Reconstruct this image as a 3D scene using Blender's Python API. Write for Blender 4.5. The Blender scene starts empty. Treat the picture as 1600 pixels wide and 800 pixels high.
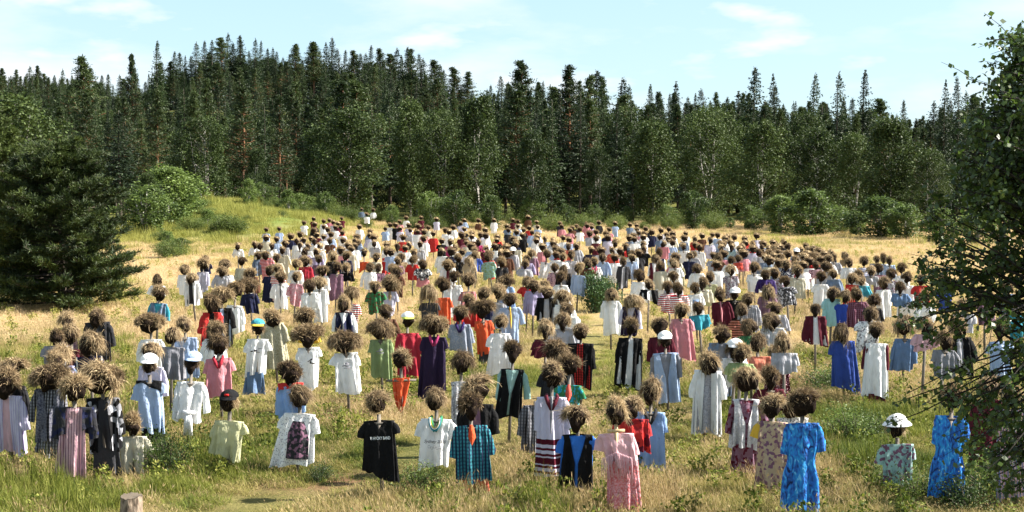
import re
import bpy, math, random, time
import numpy as np
from mathutils import Vector, Matrix
T0 = time.time()
R = math.radians
rng = np.random.default_rng(7)
random.seed(7)
SC = bpy.context.scene
COL = SC.collection

# ---------------------------------------------------------------- camera, sky, sun, exposure
CAM_H = 4.5
PITCH = math.atan(110 / 2222.2)
cam_d = bpy.data.cameras.new('camera'); cam = bpy.data.objects.new('camera', cam_d); COL.objects.link(cam)
cam_d.lens = 50; cam_d.sensor_width = 36; cam_d.clip_end = 6000; cam_d.clip_start = .1
cam.location = (0, 0, CAM_H); cam.rotation_euler = (R(90) - PITCH, 0, 0)
SC.camera = cam
SC.render.resolution_x = 1024; SC.render.resolution_y = 512
SUN_EL, SUN_AZ = R(40), R(86)          # azimuth clockwise from +Y (the viewing direction)
w = bpy.data.worlds.new('World'); SC.world = w; w.use_nodes = True
nt = w.node_tree; nt.nodes.clear()
def N(tree, typ, **kw):
    n = tree.nodes.new(typ)
    for k, v in kw.items():
        if k.startswith('i_'):
            key = k[2:]
            key = int(key) if key.isdigit() else key.replace('_', ' ')
            n.inputs[key].default_value = v
        else: setattr(n, k, v)
    return n
out = N(nt, 'ShaderNodeOutputWorld'); bg = N(nt, 'ShaderNodeBackground', i_Strength=0.0535)
sky = N(nt, 'ShaderNodeTexSky', sky_type='NISHITA', sun_disc=False, sun_elevation=SUN_EL, sun_rotation=SUN_AZ)
sky.air_density = 1.0; sky.dust_density = 0.6; sky.ozone_density = 1.2
tc = N(nt, 'ShaderNodeTexCoord')
mp = N(nt, 'ShaderNodeMapping'); mp.inputs['Scale'].default_value = (1.0, 1.0, 3.6); mp.inputs['Location'].default_value = (2.3, .4, .25)
n1 = N(nt, 'ShaderNodeTexNoise', i_Scale=3.4, i_Detail=7.0, i_Roughness=.55)
r1 = N(nt, 'ShaderNodeMapRange'); r1.inputs['From Min'].default_value = .47; r1.inputs['From Max'].default_value = .66
r1.inputs['To Max'].default_value = .85
n2 = N(nt, 'ShaderNodeTexNoise', i_Scale=13.0, i_Detail=5.0, i_Roughness=.5)
mp2 = N(nt, 'ShaderNodeMapping'); mp2.inputs['Scale'].default_value = (1.0, 1.0, 3.2); mp2.inputs['Location'].default_value = (.7, 1.4, .9)
r2 = N(nt, 'ShaderNodeMapRange'); r2.inputs['From Min'].default_value = .55; r2.inputs['From Max'].default_value = .70; r2.inputs['To Max'].default_value = .8
mxm = N(nt, 'ShaderNodeMath', operation='MAXIMUM')
veil = N(nt, 'ShaderNodeMix', data_type='RGBA'); veil.inputs[0].default_value = .62; veil.inputs[7].default_value = (3.1, 4.6, 5.6, 1)
mix = N(nt, 'ShaderNodeMix', data_type='RGBA'); mix.inputs[7].default_value = (5.6, 5.75, 5.95, 1)
L = nt.links.new
L(tc.outputs['Generated'], mp.inputs[0]); L(mp.outputs[0], n1.inputs['Vector']); L(n1.outputs[0], r1.inputs[0])
L(tc.outputs['Generated'], mp2.inputs[0]); L(mp2.outputs[0], n2.inputs['Vector']); L(n2.outputs[0], r2.inputs[0])
L(r1.outputs[0], mxm.inputs[0]); L(r2.outputs[0], mxm.inputs[1])
L(sky.outputs[0], veil.inputs[6]); L(veil.outputs[2], mix.inputs[6]); L(mxm.outputs[0], mix.inputs[0])
L(mix.outputs[2], bg.inputs[0]); L(bg.outputs[0], out.inputs[0])
sd = bpy.data.lights.new('sun', 'SUN'); sd.energy = 5.0; sd.angle = R(.5); sd.color = (1, .94, .84)
so = bpy.data.objects.new('sun', sd); COL.objects.link(so)
sdir = Vector((math.sin(SUN_AZ) * math.cos(SUN_EL), math.cos(SUN_AZ) * math.cos(SUN_EL), math.sin(SUN_EL)))
so.rotation_euler = (-sdir).to_track_quat('-Z', 'Y').to_euler(); so.location = (60, 60, 80)
SC.view_settings.view_transform = 'Standard'; SC.view_settings.look = 'None'; SC.view_settings.exposure = 1.92
SC.view_settings.gamma = 1; SC.view_settings.use_curve_mapping = False
SC.render.engine = 'CYCLES'; SC.cycles.max_bounces = 6; SC.cycles.diffuse_bounces = 3; SC.cycles.transparent_max_bounces = 8
SC.cycles.use_denoising = True

# ---------------------------------------------------------------- projection helpers
CP, SP = math.cos(PITCH), math.sin(PITCH)
def ray(px, py):
    a = (px - 800) / 2222.2; b = (400 - py) / 2222.2
    return np.array([a, CP + b * SP, -SP + b * CP])
def at_z(px, py, z):
    d = ray(px, py); t = (z - CAM_H) / d[2]
    return d[0] * t, d[1] * t
def at_y(px, py, y):
    d = ray(px, py); t = y / d[1]
    return d[0] * t, CAM_H + d[2] * t

def sstep(a, b, x):
    t = np.clip((x - a) / (b - a), 0, 1); return t * t * (3 - 2 * t)
# smooth value noise (numpy)
_lat = rng.random((256, 256))
def vnoise(x, y):
    x = np.asarray(x, float); y = np.asarray(y, float)
    xi = np.floor(x).astype(int); yi = np.floor(y).astype(int); fx = x - xi; fy = y - yi
    fx = fx * fx * (3 - 2 * fx); fy = fy * fy * (3 - 2 * fy)
    g = lambda i, j: _lat[i % 256, j % 256]
    return (g(xi, yi) * (1 - fx) + g(xi + 1, yi) * fx) * (1 - fy) + (g(xi, yi + 1) * (1 - fx) + g(xi + 1, yi + 1) * fx) * fy
def path_d(x, y):
    """distance to the trodden path"""
    pts = PATH
    d = np.full(np.shape(x), 1e9)
    for (ax, ay), (bx, by) in zip(pts[:-1], pts[1:]):
        vx, vy = bx - ax, by - ay; l2 = vx * vx + vy * vy
        t = np.clip(((x - ax) * vx + (y - ay) * vy) / l2, 0, 1)
        d = np.minimum(d, np.hypot(x - ax - t * vx, y - ay - t * vy))
    return d
PATH = [at_z(px, py, 0) for px, py in ((300, 818), (420, 782), (560, 742), (700, 690), (800, 640), (880, 590), (915, 540), (935, 500), (960, 470), (985, 450))]
def terrain(x, y):
    x = np.asarray(x, float); y = np.asarray(y, float)
    near = 1 - sstep(150, 230, y)
    z = near * (.10 * (vnoise(x * .35 + 9, y * .35) - .5) + .05 * (vnoise(x * 1.3, y * 1.3 + 5) - .5))
    z = z - .05 * np.exp(-(path_d(x, y) / .5) ** 2) * near
    z = z + 22 * np.exp(-((x + 58) / 70) ** 2) * sstep(215, 345, y) * (1 - .85 * sstep(375, 520, y))
    z = z + 30 * np.exp(-((x + 200) / 100) ** 2) * sstep(270, 450, y)
    z = z + 6 * sstep(215, 330, y) * sstep(-30, 60, x)
    z = z + (1 - near) * 1.2 * (vnoise(x * .05, y * .05) - .5)
    z = z + (1.7 + 1.6 * vnoise(x * .22, y * .15)) * np.exp(-((x + 28) / 9.5) ** 2 - ((y - 142) / 28) ** 2)
    return z

# ---------------------------------------------------------------- mesh helpers
def make_mesh(name, verts, faces, mats, mi=None, smooth=False):
    """faces: (n,4) or (n,3) int array, or a list of such"""
    me = bpy.data.meshes.new(name)
    verts = np.asarray(verts, np.float32)
    fl = faces if isinstance(faces, list) else [faces]
    fl = [np.asarray(f, np.int32) for f in fl if len(f)]
    tot = sum(len(f) for f in fl); loops = np.concatenate([f.ravel() for f in fl])
    sizes = np.concatenate([np.full(len(f), f.shape[1]) for f in fl])
    me.vertices.add(len(verts)); me.vertices.foreach_set('co', verts.ravel())
    me.loops.add(len(loops)); me.loops.foreach_set('vertex_index', loops)
    me.polygons.add(tot)
    st = np.concatenate([[0], np.cumsum(sizes)[:-1]]).astype(np.int32)
    me.polygons.foreach_set('loop_start', st)
    if mi is not None: me.polygons.foreach_set('material_index', np.asarray(mi, np.int32))
    if smooth: me.polygons.foreach_set('use_smooth', np.ones(tot, bool))
    for m in (mats if isinstance(mats, (list, tuple)) else [mats]): me.materials.append(m)
    me.update(calc_edges=True)
    return me
def obj(name, me, parent=None, loc=None, rz=None, scale=None):
    o = bpy.data.objects.new(name, me); COL.objects.link(o)
    if parent is not None: o.parent = parent
    if loc is not None: o.location = loc
    if rz is not None: o.rotation_euler = (0, 0, rz)
    if scale is not None: o.scale = scale
    return o
def tag(o, label=None, cat=None, group=None, kind=None):
    if label: o['label'] = label
    if cat: o['category'] = cat
    if group: o['group'] = group
    if kind: o['kind'] = kind
    return o
class MB:
    """collects grids / tubes / boxes into one mesh"""
    def __init__(s): s.v = []; s.q = []; s.t = []; s.n = 0
    def add(s, v, q=None, t=None):
        v = np.asarray(v, float)
        if q is not None and len(q): s.q.append(np.asarray(q) + s.n)
        if t is not None and len(t): s.t.append(np.asarray(t) + s.n)
        s.v.append(v); s.n += len(v)
    def box(s, c, h, rot=0, tilt=0):
        c = np.array(c, float); h = np.array(h, float)
        v = np.array([[sx, sy, sz] for sx in (-1, 1) for sy in (-1, 1) for sz in (-1, 1)], float) * h
        if tilt: ca, sa = math.cos(tilt), math.sin(tilt); v = np.stack([v[:, 0] * ca - v[:, 2] * sa, v[:, 1], v[:, 0] * sa + v[:, 2] * ca], 1)
        if rot: ca, sa = math.cos(rot), math.sin(rot); v = np.stack([v[:, 0] * ca - v[:, 1] * sa, v[:, 0] * sa + v[:, 1] * ca, v[:, 2]], 1)
        s.add(v + c, [[0, 1, 3, 2], [4, 6, 7, 5], [0, 4, 5, 1], [2, 3, 7, 6], [0, 2, 6, 4], [1, 5, 7, 3]])
    def tube(s, pts, rad, n=6, cap=True):
        pts = np.asarray(pts, float); m = len(pts); rad = np.broadcast_to(rad, m)
        d = np.gradient(pts, axis=0); d /= np.linalg.norm(d, axis=1)[:, None] + 1e-9
        ref = np.array([0, 0, 1.0]) if abs(d[:, 2]).mean() < .8 else np.array([1.0, 0, 0])
        u = np.cross(d, ref); u /= np.linalg.norm(u, axis=1)[:, None] + 1e-9; w_ = np.cross(d, u)
        a = np.arange(n) * 2 * math.pi / n
        v = pts[:, None] + rad[:, None, None] * (np.cos(a)[None, :, None] * u[:, None] + np.sin(a)[None, :, None] * w_[:, None])
        i = np.arange(m - 1)[:, None] * n; j = np.arange(n)[None]; k = (j + 1) % n
        q = np.stack([i + j, i + k, i + n + k, i + n + j], -1).reshape(-1, 4)
        t = []
        v = v.reshape(-1, 3)
        if cap:
            v = np.vstack([v, pts[0], pts[-1]])
            t = [[(jj + 1) % n, jj, m * n] for jj in range(n)] + [[(m - 1) * n + jj, (m - 1) * n + (jj + 1) % n, m * n + 1] for jj in range(n)]
        s.add(v, q, t)
    def mesh(s, name, mats, smooth=False):
        f = []
        if s.q: f.append(np.vstack(s.q))
        if s.t: f.append(np.vstack(s.t))
        return make_mesh(name, np.vstack(s.v), f, mats, smooth=smooth)
def diamonds(P, D, size, wid, rg, bend=0.0):
    """leaf diamonds at P along unit directions D"""
    n = len(P); size = np.broadcast_to(size, n)[:, None]; wid = np.broadcast_to(wid, n)[:, None]
    r = rg.normal(size=(n, 3)); s = np.cross(D, r); s /= np.linalg.norm(s, axis=1)[:, None] + 1e-9
    nrm = np.cross(D, s)
    a = P; b = P + D * size * .45 + s * wid * .5 + nrm * bend * size; c = P + D * size; d = P + D * size * .45 - s * wid * .5 + nrm * bend * size
    v = np.stack([a, b, c, d], 1).reshape(-1, 3)
    q = np.arange(4 * n).reshape(n, 4)
    return v, q
def unit(v): return v / (np.linalg.norm(v, axis=-1, keepdims=True) + 1e-9)

# ---------------------------------------------------------------- materials
def srgb(h):
    h = h.lstrip('#'); c = [int(h[i:i + 2], 16) / 255 for i in (0, 2, 4)]
    return tuple((x / 12.92 if x <= .04045 else ((x + .055) / 1.055) ** 2.4) for x in c) + (1,)
def new_mat(name):
    m = bpy.data.materials.new(name); m.use_nodes = True; m.node_tree.nodes.clear(); return m, m.node_tree
def ramp(t, stops, fac=None, interp='LINEAR'):
    r = t.nodes.new('ShaderNodeValToRGB'); e = r.color_ramp.elements; r.color_ramp.interpolation = interp
    while len(e) < len(stops): e.new(.5)
    for el, (p, c) in zip(e, stops): el.position = p; el.color = c
    if fac is not None: t.links.new(fac, r.inputs[0])
    return r
def finish(m, t, col, rough=.8, trans=0.0, bump=None, bstr=.3, bdist=.01, spec=.3, tcol=None):
    o = N(t, 'ShaderNodeOutputMaterial'); p = N(t, 'ShaderNodeBsdfPrincipled'); p.inputs['Roughness'].default_value = rough
    p.inputs['Specular IOR Level'].default_value = spec
    if isinstance(col, tuple): p.inputs['Base Color'].default_value = col
    else: t.links.new(col, p.inputs['Base Color'])
    if bump is not None:
        b = N(t, 'ShaderNodeBump'); b.inputs['Strength'].default_value = bstr; b.inputs['Distance'].default_value = bdist
        t.links.new(bump, b.inputs['Height']); t.links.new(b.outputs[0], p.inputs['Normal'])
    sh = p.outputs[0]
    if trans:
        tr = N(t, 'ShaderNodeBsdfTranslucent'); mx = N(t, 'ShaderNodeMixShader'); mx.inputs[0].default_value = trans
        c = tcol if tcol is not None else col
        if isinstance(c, tuple): tr.inputs[0].default_value = c
        else: t.links.new(c, tr.inputs[0])
        t.links.new(sh, mx.inputs[1]); t.links.new(tr.outputs[0], mx.inputs[2]); sh = mx.outputs[0]
    t.links.new(sh, o.inputs[0]); return m
def foliage_mat(name, dark, light, trans=.25, rough=.6, spec=.3, tint=.35, nscale=1.2, yellow=None):
    m, t = new_mat(name)
    oi = N(t, 'ShaderNodeObjectInfo'); geo = N(t, 'ShaderNodeNewGeometry'); tcn = N(t, 'ShaderNodeTexCoord')
    n = N(t, 'ShaderNodeTexNoise', i_Scale=nscale, i_Detail=3.0); t.links.new(tcn.outputs['Object'], n.inputs['Vector'])
    a = N(t, 'ShaderNodeMath', operation='ADD'); t.links.new(n.outputs[0], a.inputs[0])
    b = N(t, 'ShaderNodeMath', operation='MULTIPLY_ADD'); b.inputs[1].default_value = tint; b.inputs[2].default_value = -tint / 2
    t.links.new(oi.outputs['Random'], b.inputs[0]); t.links.new(b.outputs[0], a.inputs[1])
    c = N(t, 'ShaderNodeMath', operation='MULTIPLY_ADD'); c.inputs[1].default_value = .3; c.inputs[2].default_value = -.15
    t.links.new(geo.outputs['Random Per Island'], c.inputs[0])
    d = N(t, 'ShaderNodeMath', operation='ADD'); t.links.new(a.outputs[0], d.inputs[0]); t.links.new(c.outputs[0], d.inputs[1])
    stops = [(.28, dark), (.72, light)]
    if yellow: stops.append((.93, yellow))
    r = ramp(t, stops, d.outputs[0])
    return finish(m, t, r.outputs[0], rough, trans, spec=spec)
M = {}
M['spruce'] = foliage_mat('spruce_needles', (.006, .015, .005, 1), (.034, .058, .016, 1), trans=.2)
M['pine'] = foliage_mat('pine_needles', (.008, .019, .005, 1), (.050, .074, .018, 1), trans=.25)
M['birch'] = foliage_mat('birch_leaves', (.010, .022, .005, 1), (.060, .088, .022, 1), trans=.25, rough=.6, spec=.2)
M['willow'] = foliage_mat('willow_leaves', (.045, .072, .014, 1), (.15, .19, .045, 1), trans=.4, rough=.55)
M['shrub'] = foliage_mat('shrub_leaves', (.022, .044, .010, 1), (.13, .185, .042, 1), trans=.35, rough=.55)
M['juniper'] = foliage_mat('juniper_needles', (.020, .048, .016, 1), (.062, .12, .03, 1), trans=.15)
M['bigpine'] = foliage_mat('near_pine_needles', (.012, .024, .005, 1), (.078, .108, .020, 1), trans=.15, nscale=.9)
M['nearbirch'] = foliage_mat('near_birch_leaves', (.010, .022, .005, 1), (.066, .110, .020, 1), trans=.38, rough=.42, spec=.5, nscale=2.5, yellow=(.13, .14, .03, 1))
def bark(name, lo, hi, top=None, h0=6, h1=12, scale=6):
    m, t = new_mat(name); tcn = N(t, 'ShaderNodeTexCoord')
    mpp = N(t, 'ShaderNodeMapping'); mpp.inputs['Scale'].default_value = (scale, scale, scale * .35)
    n = N(t, 'ShaderNodeTexNoise', i_Scale=2.0, i_Detail=5.0); t.links.new(tcn.outputs['Object'], mpp.inputs[0]); t.links.new(mpp.outputs[0], n.inputs['Vector'])
    r = ramp(t, [(.35, lo), (.65, hi)], n.outputs[0]); c = r.outputs[0]
    if top:
        sx = N(t, 'ShaderNodeSeparateXYZ'); t.links.new(tcn.outputs['Object'], sx.inputs[0])
        mr = N(t, 'ShaderNodeMapRange'); mr.inputs['From Min'].default_value = h0; mr.inputs['From Max'].default_value = h1
        t.links.new(sx.outputs[2], mr.inputs[0]); mx = N(t, 'ShaderNodeMix', data_type='RGBA'); t.links.new(mr.outputs[0], mx.inputs[0])
        t.links.new(c, mx.inputs[6]); mx.inputs[7].default_value = top; c = mx.outputs[2]
    return finish(m, t, c, .9, bump=n.outputs[0], bstr=.6, bdist=.03)
M['bark'] = bark('grey_bark', (.035, .027, .02, 1), (.11, .09, .07, 1))
M['pinebark'] = bark('pine_bark', (.05, .035, .028, 1), (.12, .08, .06, 1), top=(.22, .10, .05, 1), h0=4, h1=9)
M['birchbark'] = bark('birch_bark', (.08, .07, .06, 1), (.50, .48, .44, 1), scale=4)
# weathered post wood
m, t = new_mat('weathered_wood'); tcn = N(t, 'ShaderNodeTexCoord'); oi = N(t, 'ShaderNodeObjectInfo')
mpp = N(t, 'ShaderNodeMapping'); mpp.inputs['Scale'].default_value = (60, 60, 5); nn = N(t, 'ShaderNodeTexNoise', i_Scale=1.0, i_Detail=4.0)
t.links.new(tcn.outputs['Object'], mpp.inputs[0]); t.links.new(mpp.outputs[0], nn.inputs['Vector'])
rr = ramp(t, [(.3, (.075, .065, .055, 1)), (.7, (.21, .18, .15, 1))], nn.outputs[0])
M['darkbark'] = bark('dark_bark', (.008, .006, .005, 1), (.028, .022, .017, 1))
M['wood'] = finish(m, t, rr.outputs[0], .85, bump=nn.outputs[0], bstr=.5, bdist=.004)
m, t = new_mat('fresh_wood'); tcn = N(t, 'ShaderNodeTexCoord')
mpp = N(t, 'ShaderNodeMapping'); mpp.inputs['Scale'].default_value = (60, 60, 5); nn = N(t, 'ShaderNodeTexNoise', i_Scale=1.0, i_Detail=4.0)
t.links.new(tcn.outputs['Object'], mpp.inputs[0]); t.links.new(mpp.outputs[0], nn.inputs['Vector'])
rr = ramp(t, [(.3, (.38, .26, .14, 1)), (.7, (.60, .45, .27, 1))], nn.outputs[0])
M['freshwood'] = finish(m, t, rr.outputs[0], .8, bump=nn.outputs[0], bstr=.4, bdist=.004)
# peat and straw
m, t = new_mat('dark_peat'); tcn = N(t, 'ShaderNodeTexCoord'); nn = N(t, 'ShaderNodeTexNoise', i_Scale=22.0, i_Detail=6.0, i_Roughness=.7)
t.links.new(tcn.outputs['Object'], nn.inputs['Vector']); rr = ramp(t, [(.35, (.004, .003, .003, 1)), (.7, (.034, .021, .014, 1))], nn.outputs[0])
M['peat'] = finish(m, t, rr.outputs[0], .95, bump=nn.outputs[0], bstr=1, bdist=.03, spec=.1)
m, t = new_mat('dry_straw'); geo = N(t, 'ShaderNodeNewGeometry'); oi = N(t, 'ShaderNodeObjectInfo')
ad = N(t, 'ShaderNodeMath', operation='MULTIPLY_ADD'); ad.inputs[1].default_value = .5
t.links.new(oi.outputs['Random'], ad.inputs[0]); sc_ = N(t, 'ShaderNodeMath', operation='MULTIPLY'); sc_.inputs[1].default_value = .75
t.links.new(geo.outputs['Random Per Island'], sc_.inputs[0]); t.links.new(sc_.outputs[0], ad.inputs[2])
rr = ramp(t, [(0, (.016, .010, .006, 1)), (.3, (.075, .048, .026, 1)), (.62, (.23, .157, .085, 1)), (1, (.54, .41, .24, 1))], ad.outputs[0])
M['straw'] = finish(m, t, rr.outputs[0], .7, .25, spec=.25)

m, t = new_mat('matted_thatch'); tcn = N(t, 'ShaderNodeTexCoord'); mpp = N(t, 'ShaderNodeMapping'); mpp.inputs['Scale'].default_value = (60, 60, 9)
nn = N(t, 'ShaderNodeTexNoise', i_Scale=1.0, i_Detail=5.0, i_Roughness=.7, i_Distortion=.8); t.links.new(tcn.outputs['Object'], mpp.inputs[0]); t.links.new(mpp.outputs[0], nn.inputs['Vector'])
rr = ramp(t, [(.36, (.012, .008, .005, 1)), (.55, (.055, .035, .019, 1)), (.72, (.22, .15, .08, 1))], nn.outputs[0])
M['thatch'] = finish(m, t, rr.outputs[0], .9, bump=nn.outputs[0], bstr=1, bdist=.03, spec=.1)
# fabrics -----------------------------------------------------------
COLS = {
 'white': '#f0f0f0', 'cream': '#cfc9b4', 'lavender-white': '#cfcbe0', 'lavender': '#a99fc4', 'pale blue': '#a9bede', 'light blue': '#8fb0de',
 'grey-blue': '#7486a0', 'denim blue': '#5f7ca3', 'blue': '#2c4a9c', 'royal blue': '#2347ae', 'bright blue': '#1569c8', 'navy': '#1a1f3d', 'dark purple': '#241736',
 'black': '#0d0d10', 'charcoal': '#2a2a2e', 'dark grey': '#3b3b40', 'grey': '#808088', 'pale grey': '#b4b4bc', 'pink': '#d58a94', 'pale pink': '#dbb0b8',
 'hot pink': '#c2325c', 'magenta': '#a62a63', 'crimson': '#ad1c33', 'red': '#bd1f1b', 'coral': '#cf4b3c', 'orange': '#e0561f', 'salmon': '#dc8268',
 'maroon': '#561426', 'mauve': '#7d5a6e', 'purple': '#32205c', 'yellow': '#dcb62a', 'pale yellow': '#c8c79a', 'lime': '#c6d84f', 'green': '#2f7a4c', 'sage green': '#8ca06c',
 'teal': '#2b8494', 'pale teal': '#9cc4be', 'turquoise': '#35a3b8', 'pale turquoise': '#a8d8da', 'tan': '#9a8160', 'brown': '#5e3c2a', 'beige': '#bda98a', 'olive': '#8a8462',
}
def col(n): return srgb(COLS[n])
_fm = {}
def fabric(spec):
    """'white' | 'white/stripes/red' | 'blue/plaid/black' | 'navy/floral/pink' ..."""
    if spec in _fm: return _fm[spec]
    p = spec.split('/'); a = col(p[0]); pat = p[1] if len(p) > 1 else None; b = col(p[2]) if len(p) > 2 else a
    m, t = new_mat('fabric_' + spec.replace('/', '_').replace(' ', '_'))
    tcn = N(t, 'ShaderNodeTexCoord'); co = tcn.outputs['Object']
    wn = N(t, 'ShaderNodeTexNoise', i_Scale=9.0, i_Detail=3.0); mpp = N(t, 'ShaderNodeMapping'); mpp.inputs['Scale'].default_value = (1, 1, .45)
    t.links.new(co, mpp.inputs[0]); t.links.new(mpp.outputs[0], wn.inputs['Vector'])
    # wear and fading of the dye
    g_ = sum(a[:3]) / 3; fade = tuple((x * .8 + g_ * .2) * .78 for x in a[:3]) + (1,); a = tuple(x * .9 + g_ * .1 for x in a[:3]) + (1,)
    base = ramp(t, [(.30, fade), (.48, a)], wn.outputs[0]).outputs[0]
    def mixc(fac, c1, c2):
        mx = N(t, 'ShaderNodeMix', data_type='RGBA'); t.links.new(fac, mx.inputs[0])
        for s_, c_ in ((6, c1), (7, c2)):
            if isinstance(c_, tuple): mx.inputs[s_].default_value = c_
            else: t.links.new(c_, mx.inputs[s_])
        return mx.outputs[2]
    def wave(axis, freq, thr=.5):
        sx = N(t, 'ShaderNodeSeparateXYZ'); t.links.new(co, sx.inputs[0])
        ml = N(t, 'ShaderNodeMath', operation='MULTIPLY'); ml.inputs[1].default_value = freq; t.links.new(sx.outputs[axis], ml.inputs[0])
        fr = N(t, 'ShaderNodeMath', operation='FRACT'); t.links.new(ml.outputs[0], fr.inputs[0])
        gt = N(t, 'ShaderNodeMath', operation='LESS_THAN'); gt.inputs[1].default_value = thr; t.links.new(fr.outputs[0], gt.inputs[0])
        return gt.outputs[0]
    c = base
    if pat == 'stripes': c = mixc(wave(2, 17), base, b)
    elif pat == 'pinstripes': c = mixc(wave(0, 26, .3), base, b)
    elif pat == 'wide': c = mixc(wave(2, 8, .35), base, b)
    elif pat == 'hemband':
        sx = N(t, 'ShaderNodeSeparateXYZ'); t.links.new(co, sx.inputs[0]); lt = N(t, 'ShaderNodeMath', operation='LESS_THAN'); lt.inputs[1].default_value = .70; t.links.new(sx.outputs[2], lt.inputs[0])
        mu = N(t, 'ShaderNodeMath', operation='MULTIPLY'); t.links.new(lt.outputs[0], mu.inputs[0]); t.links.new(wave(2, 11.3, .42), mu.inputs[1])
        mu2 = N(t, 'ShaderNodeMath', operation='MULTIPLY'); t.links.new(lt.outputs[0], mu2.inputs[0]); t.links.new(wave(2, 3.1, .30), mu2.inputs[1])
        mm_ = N(t, 'ShaderNodeMath', operation='MAXIMUM'); t.links.new(mu.outputs[0], mm_.inputs[0]); t.links.new(mu2.outputs[0], mm_.inputs[1]); c = mixc(mm_.outputs[0], base, b)
    elif pat == 'plaid':
        c = mixc(wave(2, 19, .42), base, tuple(.5 * x + .5 * y for x, y in zip(a, b))); c = mixc(wave(0, 21, .42), c, b)
    elif pat in ('floral', 'dots', 'blotch'):
        v = N(t, 'ShaderNodeTexVoronoi'); v.inputs['Scale'].default_value = {'floral': 26, 'dots': 30, 'blotch': 11}[pat]; t.links.new(co, v.inputs['Vector'])
        if pat == 'dots':
            lt = N(t, 'ShaderNodeMath', operation='LESS_THAN'); lt.inputs[1].default_value = .33; t.links.new(v.outputs['Distance'], lt.inputs[0]); c = mixc(lt.outputs[0], base, b)
        else:
            sx = N(t, 'ShaderNodeSeparateColor'); t.links.new(v.outputs['Color'], sx.inputs[0])
            third = col(p[3]) if len(p) > 3 else tuple(.6 * x + .4 * y for x, y in zip(a, b))
            rr = ramp(t, [(0, a), (.42, b), (.68, third), (.85, a)], sx.outputs[0], 'CONSTANT'); c = rr.outputs[0]
    elif pat == 'tiedye':
        n3 = N(t, 'ShaderNodeTexNoise', i_Scale=7.0, i_Detail=4.0, i_Distortion=1.2); mp3 = N(t, 'ShaderNodeMapping'); mp3.inputs['Scale'].default_value = (2.4, 1, 1.1)
        t.links.new(co, mp3.inputs[0]); t.links.new(mp3.outputs[0], n3.inputs['Vector'])
        c = ramp(t, [(.32, b), (.48, a), (.6, (.03, .30, .70, 1)), (.72, (.25, .58, .85, 1))], n3.outputs[0]).outputs[0]
    elif pat == 'lace':
        v = N(t, 'ShaderNodeTexVoronoi'); v.inputs['Scale'].default_value = 38; t.links.new(co, v.inputs['Vector'])
        c = mixc(v.outputs['Distance'], b, base)
    lum = sum(a[:3]) / 3
    fn = N(t, 'ShaderNodeTexNoise', i_Scale=30.0, i_Detail=2.0); t.links.new(co, fn.inputs['Vector'])
    ads = N(t, 'ShaderNodeMath', operation='MULTIPLY_ADD'); ads.inputs[1].default_value = .15; t.links.new(fn.outputs[0], ads.inputs[0]); t.links.new(wn.outputs[0], ads.inputs[2])
    finish(m, t, c, .85, .30 if lum > .25 else .12, bump=ads.outputs[0], bstr=.8, bdist=.06, spec=.2)
    _fm[spec] = m; return m
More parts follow.
